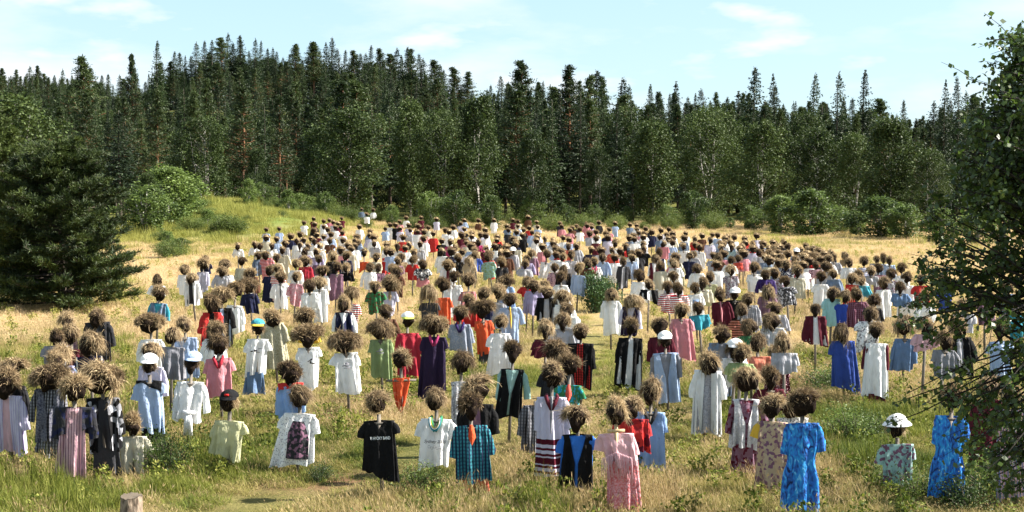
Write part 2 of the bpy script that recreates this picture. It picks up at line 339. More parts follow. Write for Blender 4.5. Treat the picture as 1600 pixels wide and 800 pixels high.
# ---------------------------------------------------------------- the ground: one sheet to the horizon
def build_ground():
    ys = np.concatenate([np.linspace(-60, 14, 14), np.arange(15, 62, .45), np.arange(62, 150, 1.4), np.arange(150, 260, 3.5), np.arange(260, 620, 9), np.geomspace(625, 4500, 18)])
    u = np.linspace(-1, 1, 231); xs = np.sinh(u * 4.6) / np.sinh(4.6) * 2600 + u * 60
    X, Y = np.meshgrid(xs, ys); Z = terrain(X, Y)
    ny, nx = X.shape; i = np.arange(ny - 1)[:, None] * nx + np.arange(nx - 1)[None]
    q = np.stack([i, i + 1, i + nx + 1, i + nx], -1).reshape(-1, 4)
    m, t = new_mat('meadow_soil'); geo = N(t, 'ShaderNodeNewGeometry'); P = geo.outputs['Position']
    n1 = N(t, 'ShaderNodeTexNoise', i_Scale=.13, i_Detail=6.0, i_Roughness=.6); t.links.new(P, n1.inputs['Vector'])
    n2 = N(t, 'ShaderNodeTexNoise', i_Scale=9.0, i_Detail=6.0, i_Roughness=.75); t.links.new(P, n2.inputs['Vector'])
    s = N(t, 'ShaderNodeSeparateXYZ'); t.links.new(P, s.inputs[0])
    far = N(t, 'ShaderNodeMapRange'); far.inputs['From Min'].default_value = 26; far.inputs['From Max'].default_value = 60; far.inputs['To Min'].default_value = -.08; far.inputs['To Max'].default_value = .16
    t.links.new(s.outputs[1], far.inputs[0]); a = N(t, 'ShaderNodeMath', operation='ADD'); t.links.new(n1.outputs[0], a.inputs[0]); t.links.new(far.outputs[0], a.inputs[1])
    a2 = N(t, 'ShaderNodeMath', operation='MULTIPLY_ADD'); a2.inputs[1].default_value = .35; t.links.new(n2.outputs[0], a2.inputs[0]); t.links.new(a.outputs[0], a2.inputs[2])
    r = ramp(t, [(.50, (.065, .07, .017, 1)), (.66, (.18, .155, .055, 1)), (.85, (.33, .235, .115, 1))], a2.outputs[0])
    # forest floor beyond the field
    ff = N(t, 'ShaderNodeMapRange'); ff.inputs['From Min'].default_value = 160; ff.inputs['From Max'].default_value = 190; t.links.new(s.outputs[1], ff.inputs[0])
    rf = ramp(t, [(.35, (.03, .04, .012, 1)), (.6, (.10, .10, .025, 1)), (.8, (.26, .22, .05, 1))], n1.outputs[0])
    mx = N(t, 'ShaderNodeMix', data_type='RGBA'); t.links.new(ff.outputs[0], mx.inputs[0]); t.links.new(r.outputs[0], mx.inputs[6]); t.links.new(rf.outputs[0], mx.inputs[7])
    # bare trodden soil from the vertex mask
    at = N(t, 'ShaderNodeAttribute', attribute_name='trodden')
    mm = N(t, 'ShaderNodeMath', operation='MULTIPLY'); t.links.new(at.outputs['Fac'], mm.inputs[0]); 
    gt = N(t, 'ShaderNodeMapRange'); gt.inputs['From Min'].default_value = .36; gt.inputs['From Max'].default_value = .5; t.links.new(n2.outputs[0], gt.inputs[0]); t.links.new(gt.outputs[0], mm.inputs[1])
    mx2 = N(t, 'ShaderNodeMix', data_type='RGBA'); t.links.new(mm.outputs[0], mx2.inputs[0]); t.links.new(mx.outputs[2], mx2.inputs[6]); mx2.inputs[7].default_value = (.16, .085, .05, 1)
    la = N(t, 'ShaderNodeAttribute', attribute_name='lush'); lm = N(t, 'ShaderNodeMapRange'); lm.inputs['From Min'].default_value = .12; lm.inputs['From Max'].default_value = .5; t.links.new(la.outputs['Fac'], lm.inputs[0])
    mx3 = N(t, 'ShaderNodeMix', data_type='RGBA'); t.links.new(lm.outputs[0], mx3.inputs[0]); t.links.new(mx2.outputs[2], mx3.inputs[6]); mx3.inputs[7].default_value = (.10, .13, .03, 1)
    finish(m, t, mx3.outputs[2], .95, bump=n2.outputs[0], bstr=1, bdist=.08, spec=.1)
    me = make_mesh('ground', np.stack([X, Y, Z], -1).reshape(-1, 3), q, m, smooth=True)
    me.attributes.new('trodden', 'FLOAT', 'POINT').data.foreach_set('value', (np.exp(-(path_d(X, Y) / .42) ** 2) * (Y < 33)).ravel().astype(np.float32))
    me.attributes.new('lush', 'FLOAT', 'POINT').data.foreach_set('value', np.exp(-((X + 29) / 11) ** 2 - ((Y - 140) / 32) ** 2).ravel().astype(np.float32))
    tag(obj('ground', me), kind='structure')
build_ground()

# ---------------------------------------------------------------- instancing stuff (grass, far wood) through one geometry-nodes object
def scatter_object(name, protos, pts, rot, scl, pid, mats):
    """protos: list of (verts, faces list, material idx); pts (n,3) rot z (n) scl (n,3)"""
    V = []; F = {3: [], 4: []}; MI = {3: [], 4: []}; pr = []; n = 0
    for k, (v, fl, mi) in enumerate(protos):
        for f, mm_ in zip(fl, mi):
            f = np.asarray(f); F[f.shape[1]].append(f + n); MI[f.shape[1]].append(np.full(len(f), mm_))
        V.append(np.asarray(v)); pr += [k] * len(v); n += len(v)
    V.append(pts); pr += [-1] * len(pts)
    fl = [np.vstack(F[k]) for k in (3, 4) if F[k]]; mi = np.concatenate([np.concatenate(MI[k]) for k in (3, 4) if F[k]])
    me = make_mesh(name, np.vstack(V), fl, mats, mi=mi)
    N0 = n
    def attr(nm, ty, arr, field):
        a = me.attributes.new(nm, ty, 'POINT'); a.data.foreach_set(field, arr)
    attr('proto', 'INT', np.array(pr, np.int32), 'value')
    pid2 = np.zeros(N0 + len(pts), np.int32); pid2[N0:] = pid; attr('pid', 'INT', pid2, 'value')
    rv = np.zeros((N0 + len(pts), 3), np.float32); rv[N0:] = rot; attr('rot', 'FLOAT_VECTOR', rv.ravel(), 'vector')
    sv = np.ones((N0 + len(pts), 3), np.float32); sv[N0:] = scl; attr('scl', 'FLOAT_VECTOR', sv.ravel(), 'vector')
    o = obj(name, me)
    g = bpy.data.node_groups.new(name + '_scatter', 'GeometryNodeTree')
    g.interface.new_socket('Geometry', in_out='INPUT', socket_type='NodeSocketGeometry'); g.interface.new_socket('Geometry', in_out='OUTPUT', socket_type='NodeSocketGeometry')
    gi = g.nodes.new('NodeGroupInput'); go = g.nodes.new('NodeGroupOutput'); Lk = g.links.new
    def named(nm, ty):
        a = g.nodes.new('GeometryNodeInputNamedAttribute'); a.data_type = ty; a.inputs['Name'].default_value = nm; return a.outputs['Attribute']
    pa = named('proto', 'INT'); pp = named('pid', 'INT')
    jn = g.nodes.new('GeometryNodeJoinGeometry')
    def sep(sockval, geo, attrsock):
        c = g.nodes.new('FunctionNodeCompare'); c.data_type = 'INT'; c.operation = 'EQUAL'
        ii = [s for s in c.inputs if s.type == 'INT']; Lk(attrsock, ii[0]); ii[1].default_value = sockval
        s = g.nodes.new('GeometryNodeSeparateGeometry'); s.domain = 'POINT'; Lk(geo, s.inputs[0]); Lk(c.outputs[0], s.inputs[1]); return s.outputs[0]
    allp = sep(-1, gi.outputs[0], pa)
    e2r = g.nodes.new('FunctionNodeEulerToRotation'); Lk(named('rot', 'FLOAT_VECTOR'), e2r.inputs[0]); sc = named('scl', 'FLOAT_VECTOR')
    for k in range(len(protos)):
        pk = sep(k, gi.outputs[0], pa); sk = sep(k, allp, pp)
        ip = g.nodes.new('GeometryNodeInstanceOnPoints'); Lk(sk, ip.inputs['Points']); Lk(pk, ip.inputs['Instance'])
        Lk(e2r.outputs[0], ip.inputs['Rotation']); Lk(sc, ip.inputs['Scale']); Lk(ip.outputs[0], jn.inputs[0])
    Lk(jn.outputs[0], go.inputs[0])
    md = o.modifiers.new('scatter', 'NODES'); md.node_group = g
    return o

# ---------------------------------------------------------------- trees
def spruce_proto(seed, H=18, Rm=2.3, bare=.04, dens=1.0):
    rg = np.random.default_rng(seed); tr = MB(); P = []; D = []; S = []
    bend = rg.normal(size=2) * .15
    zz = np.linspace(0, H, 9); tr.tube(np.stack([bend[0] * np.sin(zz / H * 3), bend[1] * np.sin(zz / H * 2.4), zz], 1), np.linspace(.20, .015, 9), 7)
    z = H * bare + .3
    while z < H * .985:
        f = (z / H); Lm = Rm * min(1, (1 - f) ** .9 * 1.25 + .03) * (.6 + .6 * rg.random()); nb = int(rg.integers(1, 4))
        a0 = rg.random() * 7
        for k in range(nb):
            if rg.random() < .1: continue
            a = a0 + k * 2 * math.pi / nb + rg.normal() * .25; Lb = Lm * (.65 + .5 * rg.random())
            s = np.linspace(.06, 1, max(3, int(Lb / .20)))
            dz = (.25 * (f - .35)) * s * Lb - .42 * Lb * s ** 1.4 * (1.1 - f) + .14 * Lb * s ** 3
            ca, sa = math.cos(a), math.sin(a)
            px = np.stack([ca * Lb * s, sa * Lb * s, z + dz], 1)
            for rep in range(int(4 * dens + .5)):
                side = rg.normal(size=len(s)) * .22 * Lb * (1.15 - s)
                q = px + np.stack([-sa * side, ca * side, -np.abs(rg.normal(size=len(s))) * .07], 1)
                d = np.stack([ca * .8 - sa * np.sign(side) * .55, sa * .8 + ca * np.sign(side) * .55, -.35 + rg.normal(size=len(s)) * .25], 1)
                P.append(q); D.append(unit(d + rg.normal(size=d.shape) * .2)); S.append(np.full(len(s), .31 * (.5 + .5 * min(1, 2.2 * (1 - f)))) * (.7 + .6 * rg.random(len(s))))
        z += (.085 + .07 * rg.random()) * (1 - .35 * f)
    k = 26; P.append(np.stack([rg.normal(size=k) * .05, rg.normal(size=k) * .05, H - .9 + .9 * rg.random(k)], 1)); D.append(unit(rg.normal(size=(k, 3)) * .5 + [0, 0, 1])); S.append(np.full(k, .22))
    P = np.vstack(P); D = np.vstack(D); S = np.concatenate(S)
    v, q = diamonds(P, D, S, S * .52, rg)
    return tr, v, q
def pine_proto(seed, H=18, Rm=2.5, start=.38, npuff=130, per=66, nl=.33):
    rg = np.random.default_rng(seed); tr = MB(); P = []; D = []
    zz = np.linspace(0, H * .97, 9); b = rg.normal(size=2) * .3
    cx = lambda z: b[0] * np.sin(z / H * 2.6); cy = lambda z: b[1] * np.sin(z / H * 2)
    tr.tube(np.stack([cx(zz), cy(zz), zz], 1), np.linspace(.21, .03, 9), 7)
    for _ in range(7):     # dead stubs
        z = H * rg.uniform(.18, start + .1); a = rg.random() * 7; Lb = rg.uniform(.5, 1.3)
        tr.tube([[cx(z), cy(z), z], [cx(z) + math.cos(a) * Lb, cy(z) + math.sin(a) * Lb, z + rg.uniform(-.2, .2)]], [.03, .008], 4, False)
    for k in range(npuff):
        f = start + (1 - start) * (k + rg.random()) / npuff; z = H * f; g = (f - start) / (1 - start)
        Lb = Rm * (math.sin(min(1, g * 2.2 + .35) * math.pi / 2) * (1 - g ** 1.5) + .07) * rg.uniform(.45, 1.1); a = rg.random() * 2 * math.pi
        up = Lb * rg.uniform(.0, .35); tip = np.array([cx(z) + math.cos(a) * Lb, cy(z) + math.sin(a) * Lb, z + up])
        root = np.array([cx(z), cy(z), z - .1]); mid = (root + tip) / 2 - [0, 0, .06 * Lb]
        tr.tube([root, mid, tip], [.045, .03, .01], 4, False)
        n = int(per * rg.uniform(.6, 1.3)); sp = rg.normal(size=(n, 3)) * [.38, .38, .20] * (1 - .68 * g)
        tt = rg.random(n)[:, None] ** .5
        P.append(root * (1 - tt) + tip * tt + sp * (.4 + tt)); D.append(unit(rg.normal(size=(n, 3)) + [0, 0, .7]))
    P = np.vstack(P); D = np.vstack(D); S = nl * rg.uniform(.6, 1.3, len(P))
    v, q = diamonds(P, D, S, S * .30, rg)
    return tr, v, q
def birch_proto(seed, H=13, Rm=2.6, base=.18, ncl=330, per=46, leaf=.25, stems=1, droop=.5):
    rg = np.random.default_rng(seed); tr = MB(); P = []; D = []
    for s_ in range(stems):
        off = rg.normal(size=2) * (.0 if stems == 1 else Rm * .28); hh = H * (1 if s_ == 0 else rg.uniform(.75, .95))
        zz = np.linspace(0, hh * .93, 8); xs = off[0] * zz / hh + .12 * np.sin(zz * .8 + s_); ys = off[1] * zz / hh
        tr.tube(np.stack([xs, ys, zz], 1), np.linspace(.13, .015, 8), 6)
    lobes = [(rg.uniform(0, 2 * math.pi), rg.uniform(.15, .95), rg.uniform(.35, 1.1)) for _ in range(12)]
    for k in range(ncl):
        g = rg.random() ** .85; z = H * (base + (1 - base) * g)
        prof = math.sqrt(max(.02, 1 - ((g - .45) / .60) ** 2)) if g > .45 else .72 + .28 * g / .45
        a = rg.random() * 2 * math.pi
        lob = 1 + sum(w_ * math.exp(-((math.remainder(a - la, 2 * math.pi)) / .5) ** 2 - ((g - lg) / .10) ** 2) for la, lg, w_ in lobes) - .28
        rr_ = Rm * prof * lob * rg.uniform(.25, 1.02) ** .55
        c = np.array([math.cos(a) * rr_, math.sin(a) * rr_, z])
        root = np.array([0, 0, max(H * base * .8, z - rr_ * rg.uniform(.5, 1.1))])
        if k % 7 == 0: tr.tube([root, (root + c) / 2 + [0, 0, .15 * rr_], c], [.03, .016, .005], 4, False)
        n = int(per * rg.uniform(.5, 1.4)); sp = rg.normal(size=(n, 3)) * np.array([.30, .30, .34]) * (H / 13) ** .5
        sp[:, 2] -= np.abs(rg.normal(size=n)) * droop * .4
        P.append(c + sp); D.append(unit(rg.normal(size=(n, 3)) * [1, 1, .8] + [0, 0, -droop]))
    P = np.vstack(P); P[:, 2] = np.maximum(P[:, 2], .25); D = np.vstack(D); S = leaf * rg.uniform(.6, 1.35, len(P))
    v, q = diamonds(P, D, S, S * .62, rg)
    return tr, v, q
def shrub_proto(seed, H=2.2, Rm=1.4, n=5200, leaf=.10, up=.5, jag=.35):
    rg = np.random.default_rng(seed); tr = MB(); P = []; D = []
    ns = 26
    for k in range(ns):
        a = rg.random() * 7; rr_ = Rm * rg.random() ** .6; hh = H * (1 - .55 * (rr_ / Rm) ** 2) * rg.uniform(1 - jag, 1.05)
        tip = np.array([math.cos(a) * rr_, math.sin(a) * rr_, hh]); root = np.array([math.cos(a) * rr_ * .15, math.sin(a) * rr_ * .15, 0]); mid = root * .5 + tip * .5 + [0, 0, .12 * hh]
        tr.tube([root, mid, tip], [.022, .014, .004], 4, False)
        m_ = n // ns; tt = rg.random(m_)[:, None] ** .6; c = (1 - tt) ** 2 * root + 2 * tt * (1 - tt) * mid + tt ** 2 * tip
        P.append(c + rg.normal(size=(m_, 3)) * .13 * Rm * (.5 + tt)); D.append(unit(rg.normal(size=(m_, 3)) + [0, 0, up]))
    P = np.vstack(P); P[:, 2] = np.maximum(P[:, 2], .04); D = np.vstack(D); S = leaf * rg.uniform(.6, 1.35, len(P))
    v, q = diamonds(P, D, S, S * .55, rg)
    return tr, v, q
PR = {}
def reg(kind, H, gen, leafmat, barkmat, pn=('trunk', 'crown')):
    tr, v, q = gen
    PR.setdefault(kind, []).append((H, tr.mesh(kind + '_' + pn[0], barkmat, True), make_mesh(kind + '_' + pn[1], v, q, leafmat), tr, v, q, pn))
for s in range(5): reg('spruce', 18, spruce_proto(100 + s, 18, 2.3 + .35 * (s % 3), bare=(.04, .1, .3, .03, .22)[s]), M['spruce'], M['bark'])
for s in range(5): reg('pine', 18, pine_proto(200 + s, 18, 2.4 + .4 * (s % 3), start=(.22, .36, .30, .44, .16)[s]), M['pine'], M['pinebark'])
for s in range(5): reg('birch', 13, birch_proto(300 + s, 13, (2.7, 3.2, 2.3, 3.5, 2.9)[s], base=(.10, .04, .14, .03, .06)[s], stems=(1, 2, 1, 3, 2)[s]), M['birch'], M['birchbark'])
for s in range(3): reg('willow', 2.2, shrub_proto(400 + s, 2.2, 1.8, 6500, .12, .6), M['willow'], M['bark'], ('stem', 'foliage'))
for s in range(3): reg('young_birch', 4.5, birch_proto(420 + s, 4.5, 1.5, base=.04, ncl=150, per=60, leaf=.17, stems=3, droop=.2), M['shrub'], M['birchbark'])
for s in range(3): reg('shrub', 1.0, shrub_proto(440 + s, 1.0, .9, 3600, .055, .3), M['shrub'], M['bark'], ('stem', 'foliage'))
for s in range(2): reg('juniper', 1.6, shrub_proto(460 + s, 1.6, .75, 6000, .075, 1.6, .2), M['juniper'], M['bark'], ('stem', 'foliage'))
print('protos', time.time() - T0)
CATN = {'spruce': ('spruce_tree', 'spruce tree'), 'pine': ('pine_tree', 'pine tree'), 'birch': ('birch_tree', 'birch tree'), 'willow': ('willow_bush', 'bush'),
        'young_birch': ('young_birch', 'young tree'), 'shrub': ('leafy_shrub', 'shrub'), 'juniper': ('juniper_bush', 'juniper bush')}
_cnt = [0]
def plant(kind, x, y, H, label, group=None, var=None, wide=1.0, rz=None):
    _cnt[0] += 1
    H0, mt, mc, *_r, pn = PR[kind][(var if var is not None else _cnt[0]) % len(PR[kind])]
    e = obj(CATN[kind][0], None, loc=(x, y, float(terrain(x, y)) - .05), rz=random.uniform(0, 6.28) if rz is None else rz)
    s = H / H0; e.scale = (s * wide, s * wide, s)
    obj(pn[0], mt, e); obj(pn[1], mc, e)
    return tag(e, label, CATN[kind][1], group)
def top_plant(kind, px, ty, D, label, group=None, **kw):
    x, zt = at_y(px, ty, D); H = zt - float(terrain(x, D)); return plant(kind, x, D, max(H, 1.0), label, group, **kw)
# signature trees: (kind, px of the trunk, py of the tip, distance, width factor, label)
SIG = [
 ('birch', 18, 150, 118, 1.35, 'big dark broad-crowned birch at the far edge of the wood, behind the spreading pine'),
 ('spruce', 187, 172, 150, 1.5, 'dark narrow spruce behind the spreading pine, standing out darker than its neighbours'),
 ('birch', 318, 182, 165, .95, 'pale green birch with a thin white trunk behind the willow slope'),
 ('birch', 402, 232, 158, .85, 'small pale birch beside the pine with the reddish trunk, above the willow slope'),
 ('birch', 545, 170, 160, 1.25, 'wide dark birch whose two-humped crown reaches to the ground behind the back rows'),
 ('birch', 497, 200, 172, .8, 'narrow dark birch close against the wide two-humped one'),
 ('birch', 640, 158, 175, .75, 'slender birch with a white trunk next to the wide dark birch'),
 ('birch', 690, 172, 168, .85, 'round dark birch between the two white-trunked slender ones'),
 ('birch', 748, 150, 170, .85, 'tall slender birch with sunlit silvery crown and white trunk behind the middle of the crowd'),
 ('birch', 832, 205, 150, .9, 'rounded grey-green birch with foliage down to the grass behind the middle of the crowd'),
 ('birch', 935, 232, 165, .7, 'low narrow birch under the tall layered pines'),
 ('birch', 1020, 190, 160, 1.1, 'broad dark birch with sunlit flank where the back rows are densest'),
 ('birch', 1108, 172, 168, 1.0, 'tall birch with a white trunk and sunlit top above the back rows'),
 ('birch', 1192, 193, 155, 1.15, 'wide round-topped birch behind the low bushes at the field edge'),
 ('birch', 1278, 200, 150, .95, 'egg-shaped grey-green birch standing alone before dark wood'),
 ('birch', 1335, 210, 146, .9, 'dark birch tucked beside the bright-topped one'),
 ('birch', 1392, 186, 140, 1.2, 'large birch with a bright yellow-green sunlit top, last before the near leafy branches'),
 ('birch', 1455, 235, 136, .9, 'dim birch partly behind the near leafy branches'),
 ('birch', 1545, 215, 140, 1.1, 'shaded birch seen through the near leafy branches'),
 ('pine', 245, 140, 175, .9, 'tall pine with a straight reddish bare trunk rising behind the spreading pine'),
 ('pine', 374, 132, 172, 1.0, 'tall pine with reddish trunk and flat layered boughs above the willow slope'),
 ('pine', 122, 90, 235, 1.2, 'spreading tall pine breaking the skyline above the spreading near pine'),
 ('pine', 207, 86, 240, .6, 'thin lone pine with a tufted top poking above the skyline'),
 ('pine', 437, 150, 185, 1.0, 'pale pine with thin crown behind the small birch'),
 ('pine', 887, 104, 205, 1.25, 'tall broad pine with stacked horizontal boughs in the middle of the wood'),
 ('pine', 808, 96, 225, 1.1, 'tall dark pine at the near end of the gap in the skyline'),
 ('pine', 922, 118, 210, 1.0, 'tall pine just beside the broad one with stacked boughs'),
 ('spruce', 246, 64, 285, 1.0, 'tall pointed spruce standing highest beside the dip in the skyline'),
 ('spruce', 1180, 104, 205, 1.2, 'tall dark spruce with uneven top above the round-topped birch'),
 ('spruce', 1208, 116, 215, .9, 'pointed dark spruce close beside the tall uneven one'),
 ('spruce', 1275, 114, 190, .95, 'open-branched spruce, first of three standing clear against the sky'),
 ('spruce', 1312, 112, 195, .95, 'open-branched spruce, middle of three standing clear against the sky'),
 ('spruce', 1352, 110, 192, 1.0, 'open-branched spruce, tallest of three standing clear against the sky'),
 ('spruce', 1412, 155, 230, .8, 'small far spruce tip in the low gap of the skyline'),
 ('spruce', 1478, 125, 180, .8, 'pointed spruce rising beside the near leafy branches'),
 ('spruce', 1495, 118, 186, .8, 'second pointed spruce rising beside the near leafy branches'),
 ('birch', 232, 270, 112, .9, 'low bushy tree at the end of the spreading pine'),
]
for k, px, ty, D, wd, lb in SIG: top_plant(k, px, ty, D, lb, wide=wd * (1.1 if k == 'birch' else 1.1))
# skyline profile (py of tree tips) for the fill
PFX = [-200, 0, 60, 120, 180, 225, 250, 300, 345, 400, 470, 520, 570, 640, 690, 730, 765, 790, 830, 900, 960, 1020, 1070, 1130, 1200, 1240, 1300, 1370, 1400, 1450, 1490, 1600, 1800]
PFY = [110, 98, 100, 104, 112, 118, 95, 70, 52, 52, 66, 60, 62, 74, 92, 116, 132, 112, 106, 106, 116, 124, 126, 124, 128, 138, 140, 142, 166, 160, 135, 130, 130]
def prof(px): return float(np.interp(px, PFX, PFY))
rg = np.random.default_rng(55)
fill = []
def fillrow(D0, D1, n, lo, hi, kinds, x0=-60, x1=1660, keep=None):
    for i in range(n):
        px = x0 + (x1 - x0) * (i + rg.random()) / n; D = rg.uniform(D0, D1)
        if keep and not keep(px): continue
        k = kinds[int(rg.random() * len(kinds))]; fill.append((k, px, prof(px) + rg.uniform(lo, hi), D))
fillrow(330, 360, 64, -4, 30, ['spruce', 'spruce', 'spruce', 'spruce', 'pine'], 225, 790)               # hill crest
fillrow(290, 330, 30, 34, 75, ['spruce', 'pine', 'pine'], 225, 760)
fillrow(420, 470, 30, 0, 22, ['spruce', 'spruce', 'pine'], -60, 250)              # far left ridge
fillrow(300, 400, 26, 24, 60, ['spruce', 'pine'], -60, 260)
fillrow(215, 280, 42, -4, 34, ['spruce', 'pine', 'spruce', 'spruce'], 790, 1660)
fillrow(185, 225, 34, 30, 75, ['pine', 'spruce', 'pine', 'birch'], 770, 1660)
fillrow(195, 260, 52, 60, 120, ['pine', 'spruce', 'pine', 'birch'], -60, 790)
GL = {'spruce': 'dark spruce in the dense wood beyond the field', 'pine': 'green pine in the dense wood beyond the field', 'birch': 'leafy birch deep in the wood beyond the field'}
SHORT = [(18, 'the big broad birch'), (122, 'the spreading skyline pine'), (207, 'the lone tufted pine'), (246, 'the tall pointed spruce'), (318, 'the white-trunked birch'), (374, 'the reddish-trunked pine'), (437, 'the pale thin pine'),
 (545, 'the wide two-humped birch'), (640, 'the slender white-trunked birch'), (748, 'the silvery tall birch'), (808, 'the dark pine at the skyline gap'), (887, 'the pine with stacked boughs'), (1020, 'the broad sunlit birch'), (1108, 'the tall sunlit-topped birch'),
 (1194, 'the tall uneven spruce'), (1275, 'the first open-branched spruce'), (1312, 'the middle open-branched spruce'), (1352, 'the tallest open-branched spruce'), (1412, 'the small far tip in the gap'), (1486, 'the two pointed spruces'), (1570, 'the near leafy branches')]
SEEN = {}
def tree_label(k, px, ty, D):
    j = min(range(len(SHORT)), key=lambda q: abs(SHORT[q][0] - px)); off = px - SHORT[j][0]
    tone = {'spruce': 'dark spruce', 'pine': 'green pine', 'birch': 'leafy birch'}[k]; hgt = ty - prof(px)
    where = 'on the skyline' if hgt < 12 else ('just under the skyline' if hgt < 34 else ('halfway down the wood' if hgt < 70 else 'low in the wood'))
    n = SHORT[j][1]; other = SHORT[min(len(SHORT) - 1, j + 1)][1] if off > 0 else SHORT[max(0, j - 1)][1]
    for L_ in (f'{tone} {where}, next to {n}', f'{tone} {where}, between {n} and {other}', f'second {tone} {where}, next to {n}', f'narrow {tone} {where}, near {n}', f'{tone} {where}, some way from {n}', f'another {tone} {where} by {n}'):
        if L_ not in SEEN and len(L_.split()) <= 16: break
    SEEN[L_] = 1; return L_
for k, px, ty, D in fill:
    x, zt = at_y(px, ty, D); H = zt - float(terrain(x, D))
    if k == 'birch': H = min(H, 15)
    H = min(max(H, 6), 27)
    plant(k, x, D, H, tree_label(k, px, ty, D), 'trees of the wood beyond the field', wide=rg.uniform(1.1, 1.75) * (18 / max(H, 14)) ** .35 if k != 'birch' else .9)
# depth of the wood: one mass that nobody could count
pts = []; pid = []; scl = []
plist = [('spruce', i) for i in range(5)] + [('pine', i) for i in range(5)] + [('birch', 0)]
for i in range(1500):
    D = rg.uniform(178, 520); px = rg.uniform(-500, 2100); x, _ = at_y(px, 300, D); g = float(terrain(x, D))
    k = int(rg.integers(0, 11)); lim = at_y(px, prof(px) + (34 if 225 < px < 770 else 20) + (18 if D < 300 else 0), D)[1] - g
    H = min(rg.uniform(11, 19), lim)
    if H < 5: continue
    if k == 10 and H > 14: k = 2
    if 480 < px < 740 and D < 200: continue
    pts.append((x, D, g - .1)); pid.append(k); s = H / (13 if k == 10 else 18); scl.append((s, s, s))
matl = [M['bark'], M['pinebark'], M['birchbark'], M['spruce'], M['pine'], M['birch']]
prs = []
for kd, i in plist:
    H0, mt, mc, tr, v, q, pn = PR[kd][i]
    tv = np.vstack(tr.v); b = {'spruce': 0, 'pine': 1, 'birch': 2}[kd]
    fl = [np.vstack(tr.q), q + len(tv)]; mi = [b, b + 3]
    if tr.t: fl.append(np.vstack(tr.t)); mi.append(b)
    prs.append((np.vstack([tv, v]), fl, mi))
o = scatter_object('forest', prs, np.array(pts), np.stack([np.zeros(len(pts)), np.zeros(len(pts)), rg.random(len(pts)) * 6.28], 1), np.array(scl), np.array(pid), matl)
tag(o, 'mass of dark conifers filling the depth of the wood beyond the field', 'forest', kind='stuff')

# bushes at the edge of the field
def near_label(noun, px, tail):
    srt = sorted(SHORT, key=lambda q: abs(q[0] - px)); n = srt[0][1]; o_ = srt[1][1]
    for L_ in (f'{noun} {tail}, below {n}', f'{noun} {tail}, between {n} and {o_}', f'second {noun} {tail}, below {n}', f'smaller {noun} {tail}, below {n}', f'wider {noun} {tail}, near {n}', f'pale {noun} {tail}, near {n}', f'{noun} {tail}, nearer {o_}', f'ragged {noun} {tail}, below {n}', f'{noun} {tail}, in the thicket'):
        if L_ not in SEEN and len(L_.replace('-', ' ').split()) <= 16: break
    SEEN[L_] = 1; return L_
for i in range(54):      # willow slope on the left
    u = (i + rg.random()) / 54; px = 250 + 230 * u; py = np.interp(px, [250, 300, 380, 480], [405, 392, 372, 356]) - rg.uniform(-4, 34); x, y = at_z(px, py, 0)
    y = min(y, 168); x = (px - 800) / 2222 * y
    plant(('willow', 'willow', 'young_birch', 'willow', 'shrub')[i % 5], x, y, (rg.uniform(.9, 2.2), rg.uniform(.6, 1.6), rg.uniform(1.8, 3.4), rg.uniform(1, 2.6), rg.uniform(.5, 1))[i % 5] * (.5 if px < 345 else .8), near_label(('bright willow bush', 'low willow bush', 'young birch', 'leafy willow bush', 'low shrub')[i % 5], px, 'on the rise' if y > 125 else 'low on the rise'), 'willow bushes of the thicket on the rise', wide=rg.uniform(.9, 1.6))
for i, (px, ty, D, wd, lb) in enumerate([
   (262, 272, 118, 1.1, 'bushy young birch at the head of the bare grass behind the spreading pine'), (228, 300, 110, 1.0, 'young birch close behind the spreading pine'), (292, 300, 128, 1.0, 'young birch between the bare grass and the willow slope'),
   (1222, 316, 132, 1.0, 'pale young birch with a rounded top by the edge of the grass'), (1175, 330, 140, .9, 'narrow young birch, first of the row behind the back rows'), (1268, 306, 128, 1.2, 'tall dense young birch in the row at the field edge'),
   (1372, 318, 122, 1.3, 'broad bright young birch where the dry grass reaches the wood'), (1340, 338, 130, .9, 'small young birch beside the broad bright one'), (1310, 330, 134, 1.0, 'young birch between the dense one and the broad one'),
   (1415, 330, 118, 1.1, 'dark young birch at the end of the row by the near branches'), (1140, 348, 146, .9, 'low young birch at the start of the row behind the back rows'), (1470, 335, 112, 1.2, 'young birch behind the near leafy branches'),
   (1530, 340, 108, 1.3, 'wide young birch seen through the near leafy branches')]):
    top_plant('young_birch', px, ty - 8, D, lb, 'young birches at the edge of the field', wide=wd * 1.45)
for i in range(36):
    px = 500 + (1130 - 500) * (i + rg.random()) / 36; D = rg.uniform(137, 168); x, _ = at_y(px, 300, D)
    plant('willow' if i % 3 else 'young_birch', x, D, rg.uniform(.8, 1.9) if i % 3 else rg.uniform(2, 4), near_label('low bush' if i % 3 else 'small birch', px, 'at the wood edge'), 'low bushes along the foot of the wood')
for px, py, H, lb in [(930, 488, 1.5, 'upright dark juniper standing alone in the grass among the figures'), (948, 486, 1.2, 'smaller juniper growing against the upright one')]:
    x, y = at_z(px, py, 0); plant('juniper', x, y, H, lb, wide=1.0)
